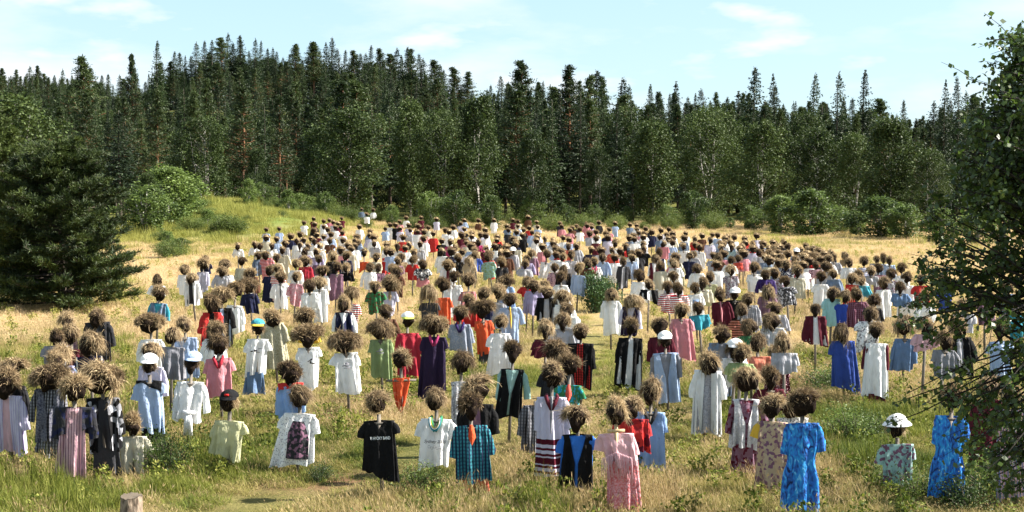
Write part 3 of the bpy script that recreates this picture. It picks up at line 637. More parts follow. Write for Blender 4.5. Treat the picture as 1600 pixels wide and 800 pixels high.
for px, py, H, wd, lb in [(1330, 692, .7, 1.1, 'leafy low shrub behind the bright blue dress'), (1356, 684, .55, 1.0, 'smaller leafy shrub joined to the one behind the blue dress'), (1296, 612, .62, 1.3, 'low dark shrub just before the long blue dress'),
    (1318, 607, .5, 1.2, 'low spreading shrub at the foot of the long blue dress'), (262, 742, .75, .6, 'dark weedy shrub at the foot of the black-shouldered top'), (243, 738, .7, .6, 'leafy weed growing close to the black-shouldered top'), (500, 745, .35, 1.0, 'dark tussock at the foot of the floral dress'),
    (1430, 778, .5, 1.0, 'green shrub at the foot of the figure in the floral top'), (1512, 794, .55, 1.1, 'green shrub beside the second blue dress'), (1560, 778, .7, 1.1, 'tall leafy shrub under the near branches'), (1398, 765, .5, 1.0, 'small weedy shrub before the floral top'),
    (975, 520, .4, 1.0, 'small weedy shrub by the lilac jacket'), (650, 772, .5, 1.1, 'dark grass tussock before the figure with coloured scarf'), (1000, 700, .45, 1.0, 'small shrub behind the pale blue jumper')]:
    x, y = at_z(px, py, 0); plant('shrub', x, y, H, lb, wide=wd)
print('forest', time.time() - T0)

# the spreading pine on the left
def big_pine(x0, y0, H, Rm, seed, label, dens=1.0):
    rg = np.random.default_rng(seed); tr = MB(); P = []; D = []
    e = obj('pine_tree', None, loc=(x0, y0, float(terrain(x0, y0)) - .05)); tag(e, label, 'pine tree')
    zz = np.linspace(0, H * .95, 8); tr.tube(np.stack([.12 * np.sin(zz), .1 * np.sin(zz * .7), zz], 1), np.linspace(.17, .02, 8), 8)
    z = .28
    while z < H * .97:
        f = z / H; Lm = Rm * (1.0 - .12 * abs(f - .25) - f ** 3.0 * .82)
        for k in range(int(9 + 4 * rg.random())):
            a = rg.random() * 2 * math.pi; Lb = Lm * rg.uniform(.5, 1.15); m_ = 7; zj = z + rg.uniform(-.2, .25)
            s = np.linspace(0, 1, m_); wob = rg.normal() * .12; droop = rg.uniform(-.05, .13) * (1 - f)
            bp = np.stack([np.cos(a + wob * s) * Lb * s, np.sin(a + wob * s) * Lb * s, zj + Lb * (.13 * s ** 2 * (1 + f * 1.6) - droop * s)], 1)
            tr.tube(bp, np.linspace(.045 * (1 - f * .5), .008, m_), 5, False)
            for j in range(int(Lb * 10 * dens) + 3):
                u = rg.uniform(.28, 1) ** .8; i = min(int(u * (m_ - 1)), m_ - 2); fr_ = u * (m_ - 1) - i; c = bp[i] * (1 - fr_) + bp[i + 1] * fr_
                d = unit(np.array([math.cos(a), math.sin(a), 0]) * .7 + rg.normal(size=3) * [.7, .7, .12] + [0, 0, .25]); Lt = rg.uniform(.25, .55) * (1.25 - u * .5)
                tr.tube([c, c + d * Lt], [.01, .004], 3, False)
                n = int(rg.uniform(30, 48)); tt = rg.random(n)[:, None]
                P.append(c + d * Lt * tt + rg.normal(size=(n, 3)) * .035); D.append(unit(d * .8 + rg.normal(size=(n, 3)) * .6 + [0, 0, .35]))
        z += .22 + .05 * rg.random()
    P = np.vstack(P); D = np.vstack(D); S = .15 * rg.uniform(.7, 1.4, len(P)); v, q = diamonds(P, D, S, S * .17, rg)
    obj('trunk', tr.mesh('near_pine_trunk', M['bark'], True), e); obj('crown', make_mesh('near_pine_crown', v, q, M['bigpine']), e)
    print('bigpine', len(q))
x, _ = at_y(92, 300, 52); big_pine(x, 52, 6.15, 2.95, 5, 'broad spreading dark pine with boughs down to the grass beside the crowd', 1.0)
x, _ = at_y(-25, 300, 60); big_pine(x, 60, 7.5, 3.6, 6, 'dark pine cut by the edge of the view, behind the broad spreading one', .7)

# the near birch whose branches hang in from the right
def near_birch():
    rg = np.random.default_rng(12); D0 = 12.0; tx = 5.35
    e = obj('birch_tree', None, loc=(tx, D0, 0)); tag(e, 'near birch whose dark leafy branches hang in front of the crowd', 'birch tree')
    tr = MB(); zz = np.linspace(-.2, 5.9, 9); tr.tube(np.stack([.1 * np.sin(zz), .08 * np.sin(zz * 1.3), zz], 1), np.linspace(.11, .02, 9), 8)
    sil_y = [20, 60, 110, 150, 200, 250, 300, 350, 400, 440, 480, 520, 560, 600, 640, 680, 720, 750]
    sil_x = [1590, 1570, 1545, 1532, 1505, 1500, 1470, 1445, 1418, 1420, 1412, 1420, 1445, 1440, 1480, 1505, 1525, 1545]
    P = []; Dd = []
    def leaves(a, b, n, spread):
        tt = rg.random(n)[:, None]; P.append(a * (1 - tt) + b * tt + rg.normal(size=(n, 3)) * spread); Dd.append(unit(rg.normal(size=(n, 3)) + [0, 0, -.7]))
    def limb(tip, r0=.022, twigs=9, nleaf=17):
        hz = max(.5, tip[2] - np.hypot(tip[0], tip[1]) * rg.uniform(.3, .8)) if tip[2] > 3.6 else tip[2] + rg.uniform(.1, .9); root = np.array([0, 0, hz]); mid = root * .45 + tip * .55 + [0, 0, .18]
        tip2 = tip + [0, 0, -.08]; s = np.linspace(0, 1, 8)[:, None]; c = (1 - s) ** 2 * root + 2 * s * (1 - s) * mid + s ** 2 * tip2
        c += rg.normal(size=c.shape) * .018; tr.tube(c, np.linspace(r0, .003, 8), 4, False)
        L_ = np.linalg.norm(tip - root)
        for k in range(twigs):
            u = rg.uniform(.3, 1); i = min(int(u * 7), 6); a = c[i] + (c[i + 1] - c[i]) * rg.random()
            d = unit(unit(tip - root) * .6 + rg.normal(size=3) * .6 + [0, 0, -.25]); Lt = rg.uniform(.12, .36) * min(1, L_ * .7)
            b = a + d * Lt; tr.tube([a, (a + b) / 2 + [0, 0, .015], b], [.004, .003, .0015], 3, False); leaves(a, b, int(nleaf * rg.uniform(.5, 1.5)), .020)
        leaves(c[-2], c[-1], 8, .02)
    for i in range(450):
        py = rg.uniform(15, 752) if i < 330 else rg.uniform(25, 300); dpt = rg.normal() * .55; edge = np.interp(py, sil_y, sil_x)
        u = rg.random(); px = edge + 6 + ((2150 if i < 330 else 1720) - edge) * (u ** 1.15) if i % 4 else edge + rg.uniform(0, 45)
        if py > 440 and px < 1530 and rg.random() < .4: continue
        if py < 180 and px > 1700 and rg.random() < .5: continue
        x, z = at_y(px, py, D0 + dpt); limb(np.array([x - tx, dpt, z]), twigs=9, nleaf=16 if px > 1475 else 12)
    for px, py in ((1396, 618), (1418, 600), (1440, 598), (1400, 500), (1407, 455), (1425, 470), (1418, 395), (1450, 372), (1380, 652), (1588, 30), (1552, 72), (1545, 100)):
        x, z = at_y(px, py, D0 + rg.normal() * .25); limb(np.array([x - tx, rg.normal() * .25, z]), .016, 8, 7)
    P = np.vstack(P); Dd = np.vstack(Dd); S = .048 * rg.uniform(.55, 1.35, len(P)); v, q = diamonds(P, Dd, S, S * .78, rg, .06)
    obj('trunk', tr.mesh('near_birch_trunk', M['darkbark'], True), e); obj('crown', make_mesh('near_birch_crown', v, q, M['nearbirch']), e)
    print('near birch leaves', len(q))
near_birch()
# ---------------------------------------------------------------- the crowd of straw-headed figures
# x  top  shoulder  hem  type  colour[;second]  options | label      (pixels of the 1600x800 photograph, turned into ground positions)
# types: ts t-shirt, ls long sleeves, jk open jacket over second, vs waistcoat over second, dr sleeveless dress, ds short-sleeved dress, dl long-sleeved dress,
#        tk sleeveless top, ro plain hanging robe
FIG = '''
16 575 620 706 jk lavender-white/pinstripes/lavender;pale pink hw50 ft725 | pinstriped pale jacket over a pink top, cut by the edge of the view
19 552 603 640 vs black;charcoal hw44 ft716 | black waistcoat almost hidden behind the pinstriped pale jacket
74 568 610 690 vs navy/lace/grey;grey/plaid/black hw70 post s=grey/plaid/charcoal ft728 | wide drooping hair and a navy quilted waistcoat, standing over a pale brown post
112 583 636 742 dr pale pink/pinstripes/mauve;- hw46 sw.30 flare over=charcoal/blotch/navy ft762 | narrow pale pink pleated dress under a short dark jacket
163 567 622 702 jk black/blotch/pale grey;dark grey hw68 s=dark grey slen750 ft750 | very wide shaggy hair, black and white patterned jacket over a long dark grey skirt
209 648 680 738 ts cream hw30 ft742 | small cream top close behind the long dark grey skirt
232 556 598 676 ts pale blue/plain/white hw28 cap=white yoke=black s=black slen715 ft722 | white cap and a pale blue football shirt with black shoulders
232 530 572 655 ls lavender-white hw36 ft690 | long lavender-white robe behind the football shirt
237 488 531 590 ls white hw50 | big pale straw head and a white blouse above the lavender-white robe
265 510 545 592 ro grey hw30 | grey hazy smock and a low round head beside the white blouse
243 446 476 503 vs grey-blue;turquoise hw26 | turquoise collar and grey-blue smock at the tip of the pine boughs
157 484 508 568 jk charcoal;dark grey hw32 | charcoal coat with sharp square shoulders, farthest of the cluster by the pine
144 519 558 578 ts navy hw40 trim | short navy top with white edging and a heavy round head
103 490 530 552 ts mauve hw28 | mauve top hidden behind two heads
88 514 540 570 ts grey hw24 | grey top and small dark head at the outer side of its cluster
112 505 546 575 ts maroon hw34 | maroon top seen between two shaggy heads
100 542 565 590 ts denim blue/floral/lavender hw30 | blue paisley blouse with a grey-brown head, low in the cluster
81 547 572 592 ts pale grey hw24 | pale grey blouse half hidden by the blue paisley one
290 495 529 592 ts pale blue/plain/white hw24 | thin pale blue top with a small round dark head
292 552 600 660 ls white hw34 cap=pale blue tie slen695 cside ft705 | white long-sleeved shirt knotted at the waist round a bare post, pale blue cap
332 503 533 575 ls white hw30 | white shirt peeping out in front of the red jacket
328 457 487 535 jk red;black hw32 | bright red jacket with black lapels
348 449 482 540 jk black;pale blue hw34 | long black robe beside the red jacket
363 440 478 520 ls white hw30 | long white robe with sleeves behind the black robe
346 523 562 622 ts pink hw34 collar=crimson post ft665 | pink polo shirt with a dark red scarf, on a bare post
395 434 460 490 ts navy hw36 post | dark navy cape on a thin post, with a wide bun of straw
400 499 530 585 ts white print1 hw22 cap=teal s=denim blue/plain/grey slen615 post ft622 | teal and yellow cap, white printed t-shirt and faded jeans
433 480 502 575 ds olive/lace/cream hw36 | long shiny olive-brown robe with ragged sleeves
488 480 508 535 ts yellow hw32 | yellow scarf over a half-hidden white top
485 507 544 610 ts white print2 hw50 post ft632 | white t-shirt with a black dancer print and an extra wide head
458 561 600 650 ls light blue hw44 yoke=red ft700 | sky blue top with red collar and white sleeves right behind the floral dress
463 601 646 726 ts white/dots/pale grey hw38 flare apron=charcoal/floral/mauve ft738 | dark floral panel down the front of a white dress
355 612 660 716 ts pale yellow hw34 cap=black ft735 | black cap with red badge and a thin yellow-green blouse
547 442 474 500 ts red/stripes/white hw30 | red and white patterned top with shaggy windblown hair
536 465 490 520 vs navy;white hw24 | white t-shirt under a navy pinafore
545 515 551 613 ts white print3 hw52 post tilt ft652 | white printed t-shirt hanging askew on a tall post, double-bunned hair
597 496 529 588 ts sage green print3 hw42 | sage green printed t-shirt
628 546 593 643 tk orange hw34 bar sw.17 taper ft655 | narrow orange cloth hanging from a bare crossbar
638 487 520 588 dl crimson hw22 cap=white/lime ft602 | long crimson shirt with a white and lime cap
676 490 527 616 ds dark purple hw44 collar=magenta ft632 | long dark purple dress with a magenta scarf
601 475 498 525 ts brown hw22 | small dark brown top behind the sage green t-shirt
597 613 659 744 ts black text1 hw32 post tilt ft778 | black t-shirt printed with pale lettering, on a wooden post
680 606 654 728 ts white text2 hw34 collar=green ft748 | white t-shirt with black script and five rings, coloured beads and a green scarf
722 547 596 668 dr pale grey/floral/white hw38 sw.30 ft712 | pale grey patterned cloth beside the black jacket
745 583 633 672 jk black;mauve hw52 ft738 | black jacket with a pale edge behind the teal plaid shirt
738 613 667 756 ls teal/plaid/navy hw44 tie=orange s=coral slen768 ft772 | teal and black plaid shirt with an orange neckerchief
795 528 575 648 vs black;pale teal hw34 post ft692 | black waistcoat over a pale teal blouse, on a tall bare post
801 456 481 553 ls pale blue hw24 tie=yellow | long pale blue shirt with a yellow patterned tie
781 492 523 584 ds white hw22 | plain white dress behind the waistcoat and teal blouse
757 467 502 553 ts orange hw40 s=dark grey | orange shirt under a broad mop of straw
720 477 508 551 ds pale grey/lace/grey-blue hw26 collar=purple | silvery grey dress with dark shoulders
694 430 464 508 ts orange hw28 s=navy slen512 | orange top over a navy skirt
671 442 472 508 ds dark grey hw24 longhair | long pale straw hair over a dark grey coat
609 431 454 491 ts lavender-white hw30 tie=tan | lavender-white t-shirt with a chevron necklace
622 418 434 467 ts brown hw20 | brown-maroon coat half behind the chevron necklace
590 436 446 487 ts green/floral/brown hw20 | green leafy-patterned smock
725 460 480 510 ts red hw20 | red top peeping out beside the orange shirt
732 425 455 480 ts coral/plaid/grey hw26 | coral checked top with a round mop
752 447 474 500 ts navy hw24 | navy top tucked between two pale straw mops
770 445 474 505 ls pale grey hw24 | pale top behind the blue shirt with the tie
860 564 622 745 ls lavender-white/hemband/maroon hw44 collar=maroon tie=grey flare ft758 | long white folk dress with a tie and dark red striped hem
832 595 632 702 ls grey/plaid/dark grey hw20 nohead sw.20 ft722 | dark checked shirt almost hidden beside the striped-hem folk dress
866 530 578 625 ts charcoal hw42 ft690 | charcoal top behind two large straw heads
889 553 603 668 ts green/floral/turquoise hw36 tie=coral ft705 | green patterned blouse with a red-orange scarf
905 630 683 763 vs black;bright blue hw46 short ft780 | bright blue t-shirt under a black waistcoat
968 627 680 728 ts pale pink fringe hw40 fresh s=red/lace/pale pink slen800 ft806 | pink t-shirt with a long fringe on a fresh wooden cross
986 622 655 700 ts red/blotch/maroon hw32 ft775 | dark red patterned top behind the pink fringed t-shirt
1013 594 644 730 ts light blue hw38 collar=charcoal vneck ft748 | light blue V-neck jumper on a dark neck
982 500 532 608 jk black;white hw26 ft622 | black suit jacket with a white shirt collar
1036 492 527 582 ls maroon/plain/red hw36 | rusty burgundy jacket behind the white cap
1045 517 552 626 vs pale blue;grey hw24 cap=white post ft645 | white cap, pale front panel and grey sides, on a post
1065 473 500 561 ds pink hw26 post | long pink dress with a pale wooden neck
1101 548 579 676 jk white;grey/lace/pale grey hw40 s=grey/floral/pale grey slen675 ft692 | white cardigan over a grey patterned dress
1126 507 536 622 jk grey-blue/blotch/grey;grey hw28 | grey-blue patterned jacket beside the white cardigan
982 460 483 526 vs dark purple;lavender-white hw24 longhair | lilac jacket over dark purple, with long pale hair
955 453 471 525 ls white hw20 | long white robe beside the lilac jacket
849 505 534 560 ts maroon hw26 | small maroon top with a round dark head
908 503 538 604 jk black/plain/red;red/plaid/black hw30 | black coat over a red tartan dress
889 490 512 540 ts pale grey hw26 | pale grey top with a big tilted head above the tartan
897 470 495 520 ls white hw26 | white blouse with a dark tilted head
883 452 477 520 ls white hw28 | long white shirt, behind the dark tilted head
854 447 469 507 jk black;pale grey hw24 | sharp black suit
1012 436 445 471 jk black;white hw14 | little black jacket with a white scarf
1163 570 628 700 vs white/lace/pale grey;mauve/floral/maroon hw52 s=mauve/floral/maroon slen740 ft748 | white lace waistcoat over dark floral sleeves and skirt, huge straw head
1203 616 660 762 dr beige/floral/mauve hw40 yoke=yellow ysl flare ft774 | beige patterned wrap dress over yellow sleeves
1257 602 663 798 dl bright blue/tiedye/navy hw58 waist ft808 | bright blue tie-dyed dress with a gathered waist, in front of the low shrub
1238 618 655 728 dr white/dots/grey hw40 ft742 | dotted white dress behind the bright blue one
1213 537 574 625 ds maroon/dots/pale pink hw34 ft640 | maroon dress with pale dots
1203 577 610 640 ts maroon hw24 | dark red top hidden behind the beige wrap dress
1183 521 556 590 ts salmon hw26 | salmon pink shirt
1226 522 543 580 ts pale grey hw22 | grey-white shirt behind the maroon dotted dress
1152 537 555 580 ts sage green hw24 | faded green top beside the salmon shirt
1145 530 556 600 ts white hw22 cap=white | white cap low behind the white cardigan
1212 489 508 541 ls pale grey/pinstripes/white hw28 | grey and white striped blouse
1158 473 499 532 ts salmon/stripes/brown hw20 | salmon top with brown stripes
1177 458 477 520 ls pale grey/plaid/grey hw20 | pale plaid shirt
1149 449 466 500 ts black hw14 cap=white | black shirt with a white cap
1133 452 465 510 ls maroon hw18 tie=pink | maroon top with a pink bow, beside the white cap
1194 444 464 495 ts mauve hw24 | dusky mauve shirt with a slanting shaggy head
1213 469 490 512 ts pale grey hw24 | pale grey blouse behind the grey and white striped one
1176 500 518 535 ts green hw20 | dark head over a green top beside the salmon shirt
1275 471 491 536 jk maroon;white hw20 | maroon cardigan over a white shirt
1320 510 533 612 ds blue hw26 ft624 | long blue dress with short sleeves
1318 455 478 515 ls royal blue hw20 | royal blue loose blouse
1298 449 469 510 ts pale turquoise hw24 | pale turquoise smock
1345 453 475 515 ds maroon/plaid/mauve hw16 | maroon checked dress
1327 427 446 478 tk red hw18 | red camisole over a white shirt
1360 480 501 545 ts white/floral/grey hw22 | white blouse with grey flowers
1362 461 477 500 ts charcoal hw18 | charcoal top behind the white flowered blouse
1368 507 540 622 dr white hw24 yoke=maroon ysll s=maroon slen628 ft636 | long white pinafore over plum sleeves
1412 492 530 578 ls denim blue hw34 ft602 | faded denim shirt at the tip of the near branches
1407 652 698 758 ts pale teal/floral/mauve hw34 hat=white ft774 | white sun hat and a flowery teal blouse
1480 602 652 778 dl bright blue/tiedye/navy hw40 waist ft788 | second bright blue tie-dyed dress, half covered by the near branches
1592 600 640 775 dr pale pink/pinstripes/denim blue hw36 ft792 | pale striped dress at the very edge of the view
1540 585 625 720 dl maroon hw40 ft742 | dark maroon coat behind the near leaves
1505 498 532 582 jk black;pale grey hw38 | black coat seen through the near leaves
1442 500 524 545 ts pale pink hw28 | pale pink top just behind the faded denim shirt
1404 439 455 477 ts denim blue hw16 | small denim jacket by the near branches
1440 429 447 480 ts red hw16 | red coat at the edge of the near branches
1445 454 472 500 ts white hw22 | black and white top below the red coat
1480 430 450 485 ts blue hw18 | blue top seen through the near leaves
1500 470 490 520 ts pale grey hw22 | pale cloth seen through the near leaves
1540 450 470 505 ts mauve hw22 | mauve top seen through the near leaves
1575 440 460 500 ls grey-blue hw20 | grey-blue shirt seen through the near leaves
1568 505 535 590 ts pale blue hw26 | pale blue top deep in the near leaves
1470 520 545 590 ts grey hw26 | grey top behind the near leaves
1590 470 495 530 ts turquoise hw22 | turquoise top at the edge of the view
1230 406 420 445 ds navy/dots/white hw18
1235 431 447 478 ds dark grey/floral/pale grey hw12
1244 401 415 442 ds navy/dots/pale blue hw16
1195 419 432 456 ls purple hw18
1206 386 404 430 ds hot pink hw14
1179 376 392 418 ds tan hw11
1124 395 410 440 ds brown hw14
1136 400 416 441 ts white hw13 post
1107 425 445 478 ds pale yellow hw14
1090 441 459 492 ts white print4 hw16
1099 470 488 513 ts turquoise hw10
1066 441 456 480 ts red/stripes/white hw12
1050 439 456 487 ts white/stripes/crimson hw14
1076 391 408 436 ds navy hw14
1085 391 404 425 ls pale grey hw10
1059 406 419 446 ts olive hw11 post
1090 414 428 460 ls white hw16
1100 434 445 470 ls cream hw12
1094 380 394 420 ls white hw12
1107 371 384 405 ls lavender-white hw11
1069 366 377 397 ls pale grey hw11
1056 406 420 450 ts white hw10
1035 411 420 455 ls cream hw12 s=white slen478
1019 395 411 446 vs maroon;white hw14
1031 389 405 425 vs navy;white hw14
987 395 408 435 ls pale blue hw14
987 389 402 420 ls white hw12
972 401 414 450 jk dark grey;pale grey hw12
957 386 397 417 ts coral hw12
940 395 408 432 ls pale blue hw13
931 402 418 442 ts white hw13 collar=hot pink
919 406 421 446 ts brown hw14
901 410 430 461 ls pale blue hw15
885 412 422 452 jk black;grey hw14 longhair
870 409 422 445 ts pale pink/floral/mauve hw13
875 396 405 420 ts white hw11
846 390 410 434 ts white hw13 post
834 390 404 430 ds mauve hw12
825 399 412 430 ls lavender hw12
816 404 416 430 ts pale grey hw11
890 379 391 413 tk coral hw10
902 379 388 411 ls pale grey hw13
855 369 376 387 ts pale blue hw8
869 371 381 398 ls pale grey hw11
880 366 375 396 ls white hw9
894 351 360 378 ds pink hw8
906 352 361 380 ls white hw10
916 344 350 368 ts teal hw9
924 347 354 372 ts pale blue hw9
931 358 365 382 ls white hw9
947 361 367 383 ls white hw10
961 344 352 362 ts white hw8
975 380 388 402 jk black;red hw12
991 369 380 400 ls pale blue hw13
1006 384 390 415 ds black hw12
1004 376 384 400 ls pale grey hw12
1018 358 372 386 ts brown hw14
1037 374 383 403 ds pink hw10
1052 365 377 401 ds maroon hw11
1045 354 361 375 ts white hw8
889 369 376 390 ts dark grey hw10
875 344 352 362 ts white hw12
840 362 369 384 ls lavender hw12
839 366 374 392 ts pale grey hw11
818 354 362 380 ls white hw11
816 362 373 396 ds grey hw10
825 336 343 352 ts light blue/stripes/white hw8
802 369 382 402 ts maroon hw14
800 386 398 420 ls pale grey hw9 cap=white
777 366 377 397 ls white hw11
785 402 418 440 ts charcoal hw16
789 427 446 482 ds light blue hw28
822 430 440 460 ts red hw20
832 435 456 492 ls lavender hw24
851 435 460 480 ts grey hw22
784 389 398 416 ts grey hw12
770 396 411 436 ts pale teal/floral/sage green hw14
760 382 393 410 ds maroon hw12
745 384 396 410 ts tan hw12
742 391 402 424 jk blue;white hw13
732 400 412 440 ts beige hw12 longhair
717 395 409 430 ts black hw15 post
700 406 417 449 jk white;maroon hw20
692 386 400 425 ls white hw16
657 376 392 412 ls pale grey hw14
662 367 378 408 dl lavender-white hw12
639 377 396 420 ts tan hw15
644 400 414 438 ts red hw11
657 406 421 438 ts dark grey/floral/white hw16 s=pink
620 380 393 418 ls white hw14
602 386 404 432 tk red text3 hw18 box
617 400 415 425 ts mauve hw10
587 375 388 405 ts pale grey hw13 post
570 387 409 422 tk orange hw14
562 374 386 402 ls pale blue hw14
576 411 427 453 ls white hw13
589 412 424 451 ds mauve hw9
612 414 430 440 ts grey hw14
520 391 410 441 ts black hw18
539 391 408 430 jk navy;pale grey hw16
546 412 424 438 ts black hw11
536 371 379 392 ts black hw10
551 372 381 401 tk black hw12 box
516 371 383 396 ts brown hw14
512 354 362 373 vs navy;white hw8
524 351 360 374 ts hot pink hw8
534 340 351 366 ts navy hw8
583 331 338 352 ts white hw8
565 332 340 358 ls white hw8
573 335 343 355 ts charcoal hw8
602 352 364 378 ls white hw11
641 355 362 373 ls white hw9
658 337 343 356 ts pale teal hw8
682 339 347 358 ts white hw7
677 360 373 391 tk red hw12
690 369 377 386 ls pale blue hw9
702 371 384 401 ts magenta hw13
721 361 371 385 ts red hw11
728 369 376 398 ds black hw10
737 365 375 394 ts tan hw10
747 372 382 392 ts magenta hw12
759 364 372 383 ls white hw8
751 362 372 385 ls white hw9
712 380 392 408 ls white hw10
494 387 403 425 ls lavender hw18
486 367 378 395 ls white hw16
496 371 382 400 ts white hw16
500 414 432 460 ls white hw20
487 432 456 482 ls white hw24
503 431 453 503 ls white hw22
477 400 418 442 ts crimson hw18
475 386 398 412 ts lavender hw14
438 424 444 484 ls white hw19 tie=charcoal
458 425 445 478 ts pale pink/floral/pink hw15
420 391 405 437 ts red/stripes/pale pink hw16
406 393 403 430 ls grey-blue hw13
436 396 413 430 ls cream hw14
445 373 386 403 ls pale grey hw13
432 368 377 398 ls white hw9
416 366 379 392 ls white hw12
454 364 375 398 ls white hw11
469 361 372 388 ds navy hw12
475 347 356 369 ts maroon hw12
416 354 364 378 ts white hw9
425 380 390 405 ls white hw12
396 376 387 399 ls white hw15
372 379 387 401 ls white hw13
376 400 420 450 ls cream hw15
392 417 432 470 jk brown;white hw22
355 403 433 458 ts white hw20 vneck collar=charcoal
340 415 431 452 ts pale grey hw18
316 402 425 455 ls lavender-white hw20
323 398 412 428 ts navy hw12
289 412 432 462 ls white hw20
305 425 438 478 jk white;charcoal hw22
243 431 441 450 ts white hw10
1154 397 407 420 tk coral hw7
1140 380 389 415 ls teal/pinstripes/white hw12
1156 379 389 405 ls white hw11
1165 380 390 402 ls lavender-white hw9
1137 364 374 386 ts maroon hw8
1147 365 374 384 ls white hw9
1182 362 375 386 ts white hw12
1195 382 391 403 ts brown hw9
1219 385 398 415 ls white hw14
1252 386 401 431 ls white hw12
1271 382 396 410 ts white hw16
1275 408 419 436 ts pale pink/floral/mauve hw9
1272 397 408 420 ts red hw11
1242 387 393 402 ts pale blue hw9 cap=white
1230 380 388 400 ts tan hw11
1225 374 384 396 ts charcoal hw9
1301 389 400 418 ts dark grey hw10
1307 396 412 430 ts pale grey hw11
1325 392 402 415 ts tan hw13
1326 406 420 436 ls white hw14
1307 419 436 457 ls grey-blue hw15
1347 430 440 462 ts turquoise hw14
1338 424 434 468 ls white hw12
1349 402 420 446 ts white/stripes/blue hw15
1366 400 414 438 ts grey-blue hw11
1382 400 416 445 jk white;grey hw12 flare
1394 402 414 440 ls pale blue hw10
1359 415 421 442 ls pale grey hw10
1113 361 371 390 ls white hw9
1086 369 376 392 ts red hw11
1124 382 392 405 ts grey-blue hw12
'''
GARM = {'ts': 't-shirt', 'ls': 'long-sleeved shirt', 'jk': 'open jacket', 'vs': 'waistcoat', 'dr': 'sleeveless dress', 'ds': 'dress', 'dl': 'long-sleeved dress', 'tk': 'hanging cloth', 'ro': 'robe'}
PATW = {'stripes': 'striped', 'pinstripes': 'finely striped', 'plaid': 'checked', 'floral': 'flowery', 'dots': 'spotted', 'blotch': 'patterned', 'lace': 'faded', 'tiedye': 'tie-dyed', 'wide': 'striped'}

# ---- heads: peat lump (shared), straw hair (shared), long hair
def straw_mesh(seed, n, wid, length, droop, flow, low=-.25, shag=1.0, mat='thatch', vmax=1.75):
    rg = np.random.default_rng(seed)
    th = rg.random(n) * 2 * math.pi; cz = rg.uniform(low - .12, 1, n); sr = np.sqrt(np.clip(1 - cz ** 2, 0, 1))
    nrm = np.stack([np.cos(th) * sr, np.sin(th) * sr, cz], 1)
    front = (nrm[:, 1] < -.30) & (nrm[:, 2] < .46) & (np.abs(nrm[:, 0]) < .80); keep = ~front | (rg.random(n) < .10); nrm = nrm[keep]; n = len(nrm)
    lump = vnoise(nrm[:, 0] * 2.6 + seed * 3, nrm[:, 1] * 2.6 + nrm[:, 2] * 2.2 + 40)
    p = nrm * np.array([.190, .165, .160]) * (.86 + .30 * lump)[:, None]
    clump = np.stack([vnoise(nrm[:, 0] * 4 + seed, nrm[:, 1] * 4 + nrm[:, 2] * 3 + i * 7) - .5 for i in range(3)], 1)
    tang = unit(np.cross(nrm, rg.normal(size=(n, 3))))
    d = unit(nrm * .75 + clump * 2.2 + tang * rg.uniform(.1, 1.1, n)[:, None] * shag + flow); d[:, 1] += np.where(nrm[:, 2] > .3, -.18, 0); d = unit(d)
    Ls = length * rg.uniform(.35, 1.1, n) * np.where(rg.random(n) < .08, 2.0, 1); seg = 4; pts = [p]
    dd = d.copy()
    for k in range(seg - 1):
        dd = unit(dd + np.array([0, 0, -droop]) * (1 + .5 * k) + rg.normal(size=(n, 3)) * .22); pts.append(pts[-1] + dd * (Ls / (seg - 1))[:, None])
    side = unit(np.cross(d, rg.normal(size=(n, 3)))); V = []
    wv = wid * rg.uniform(.5, 1.5, n)
    for k, q in enumerate(pts):
        f = (.8, 1, .8, .15)[k]; V += [q - side * (wv * f / 2)[:, None], q + side * (wv * f / 2)[:, None]]
    V = np.stack(V, 1)  # n, 8, 3
    b = np.arange(n)[:, None] * 8; q = np.concatenate([b + np.array([[2 * k, 2 * k + 1, 2 * k + 3, 2 * k + 2]]) for k in range(3)], 0)
    V = V.reshape(-1, 3)
    # thick mat of straw under the strands
    nu, nv_ = 22, 10; uu = np.arange(nu) * 2 * math.pi / nu; vv = np.linspace(.02, vmax, nv_)
    g = []
    for v_ in vv:
        for u_ in uu:
            x, y, z = math.sin(v_) * math.cos(u_), math.sin(v_) * math.sin(u_), math.cos(v_)
            r_ = .86 + .30 * float(vnoise(x * 2.6 + seed * 3, y * 2.6 + z * 2.2 + 40))
            if y < -.25 and z < .42 and abs(x) < .8: r_ *= .66
            g.append((x * .196 * r_, y * .172 * r_, z * .166 * r_))
    g = np.array(g); i = np.arange(nv_ - 1)[:, None] * nu + np.arange(nu)[None]; i2 = np.arange(nv_ - 1)[:, None] * nu + (np.arange(nu)[None] + 1) % nu
    gq = np.stack([i, i2, i2 + nu, i + nu], -1).reshape(-1, 4)
    return make_mesh('straw_hair', np.vstack([V, g]), [np.vstack([q, gq + len(V)])], [M['straw'], M[mat]], mi=np.r_[np.zeros(len(q)), np.ones(len(gq))])
def peat_mesh(seed):
    rg = np.random.default_rng(seed); nu, nv_ = 18, 11; g = []
    for v_ in np.linspace(.01, math.pi - .01, nv_):
        for u_ in np.arange(nu) * 2 * math.pi / nu:
            x, y, z = math.sin(v_) * math.cos(u_), math.sin(v_) * math.sin(u_), math.cos(v_)
            r_ = .93 + .62 * (float(vnoise(x * 2.2 + seed * 3 + 20, y * 2.2 + z * 2.7 + 9)) - .5); taper = 1 - .22 * max(0, -z)
            g.append((x * .178 * r_ * taper, y * .170 * r_ * taper - .02, z * .185 * r_ - .03))
    g = np.array(g); i = np.arange(nv_ - 1)[:, None] * nu + np.arange(nu)[None]; i2 = np.arange(nv_ - 1)[:, None] * nu + (np.arange(nu)[None] + 1) % nu
    return make_mesh('peat_head', g, np.stack([i, i2, i2 + nu, i + nu], -1).reshape(-1, 4), M['peat'], smooth=True)
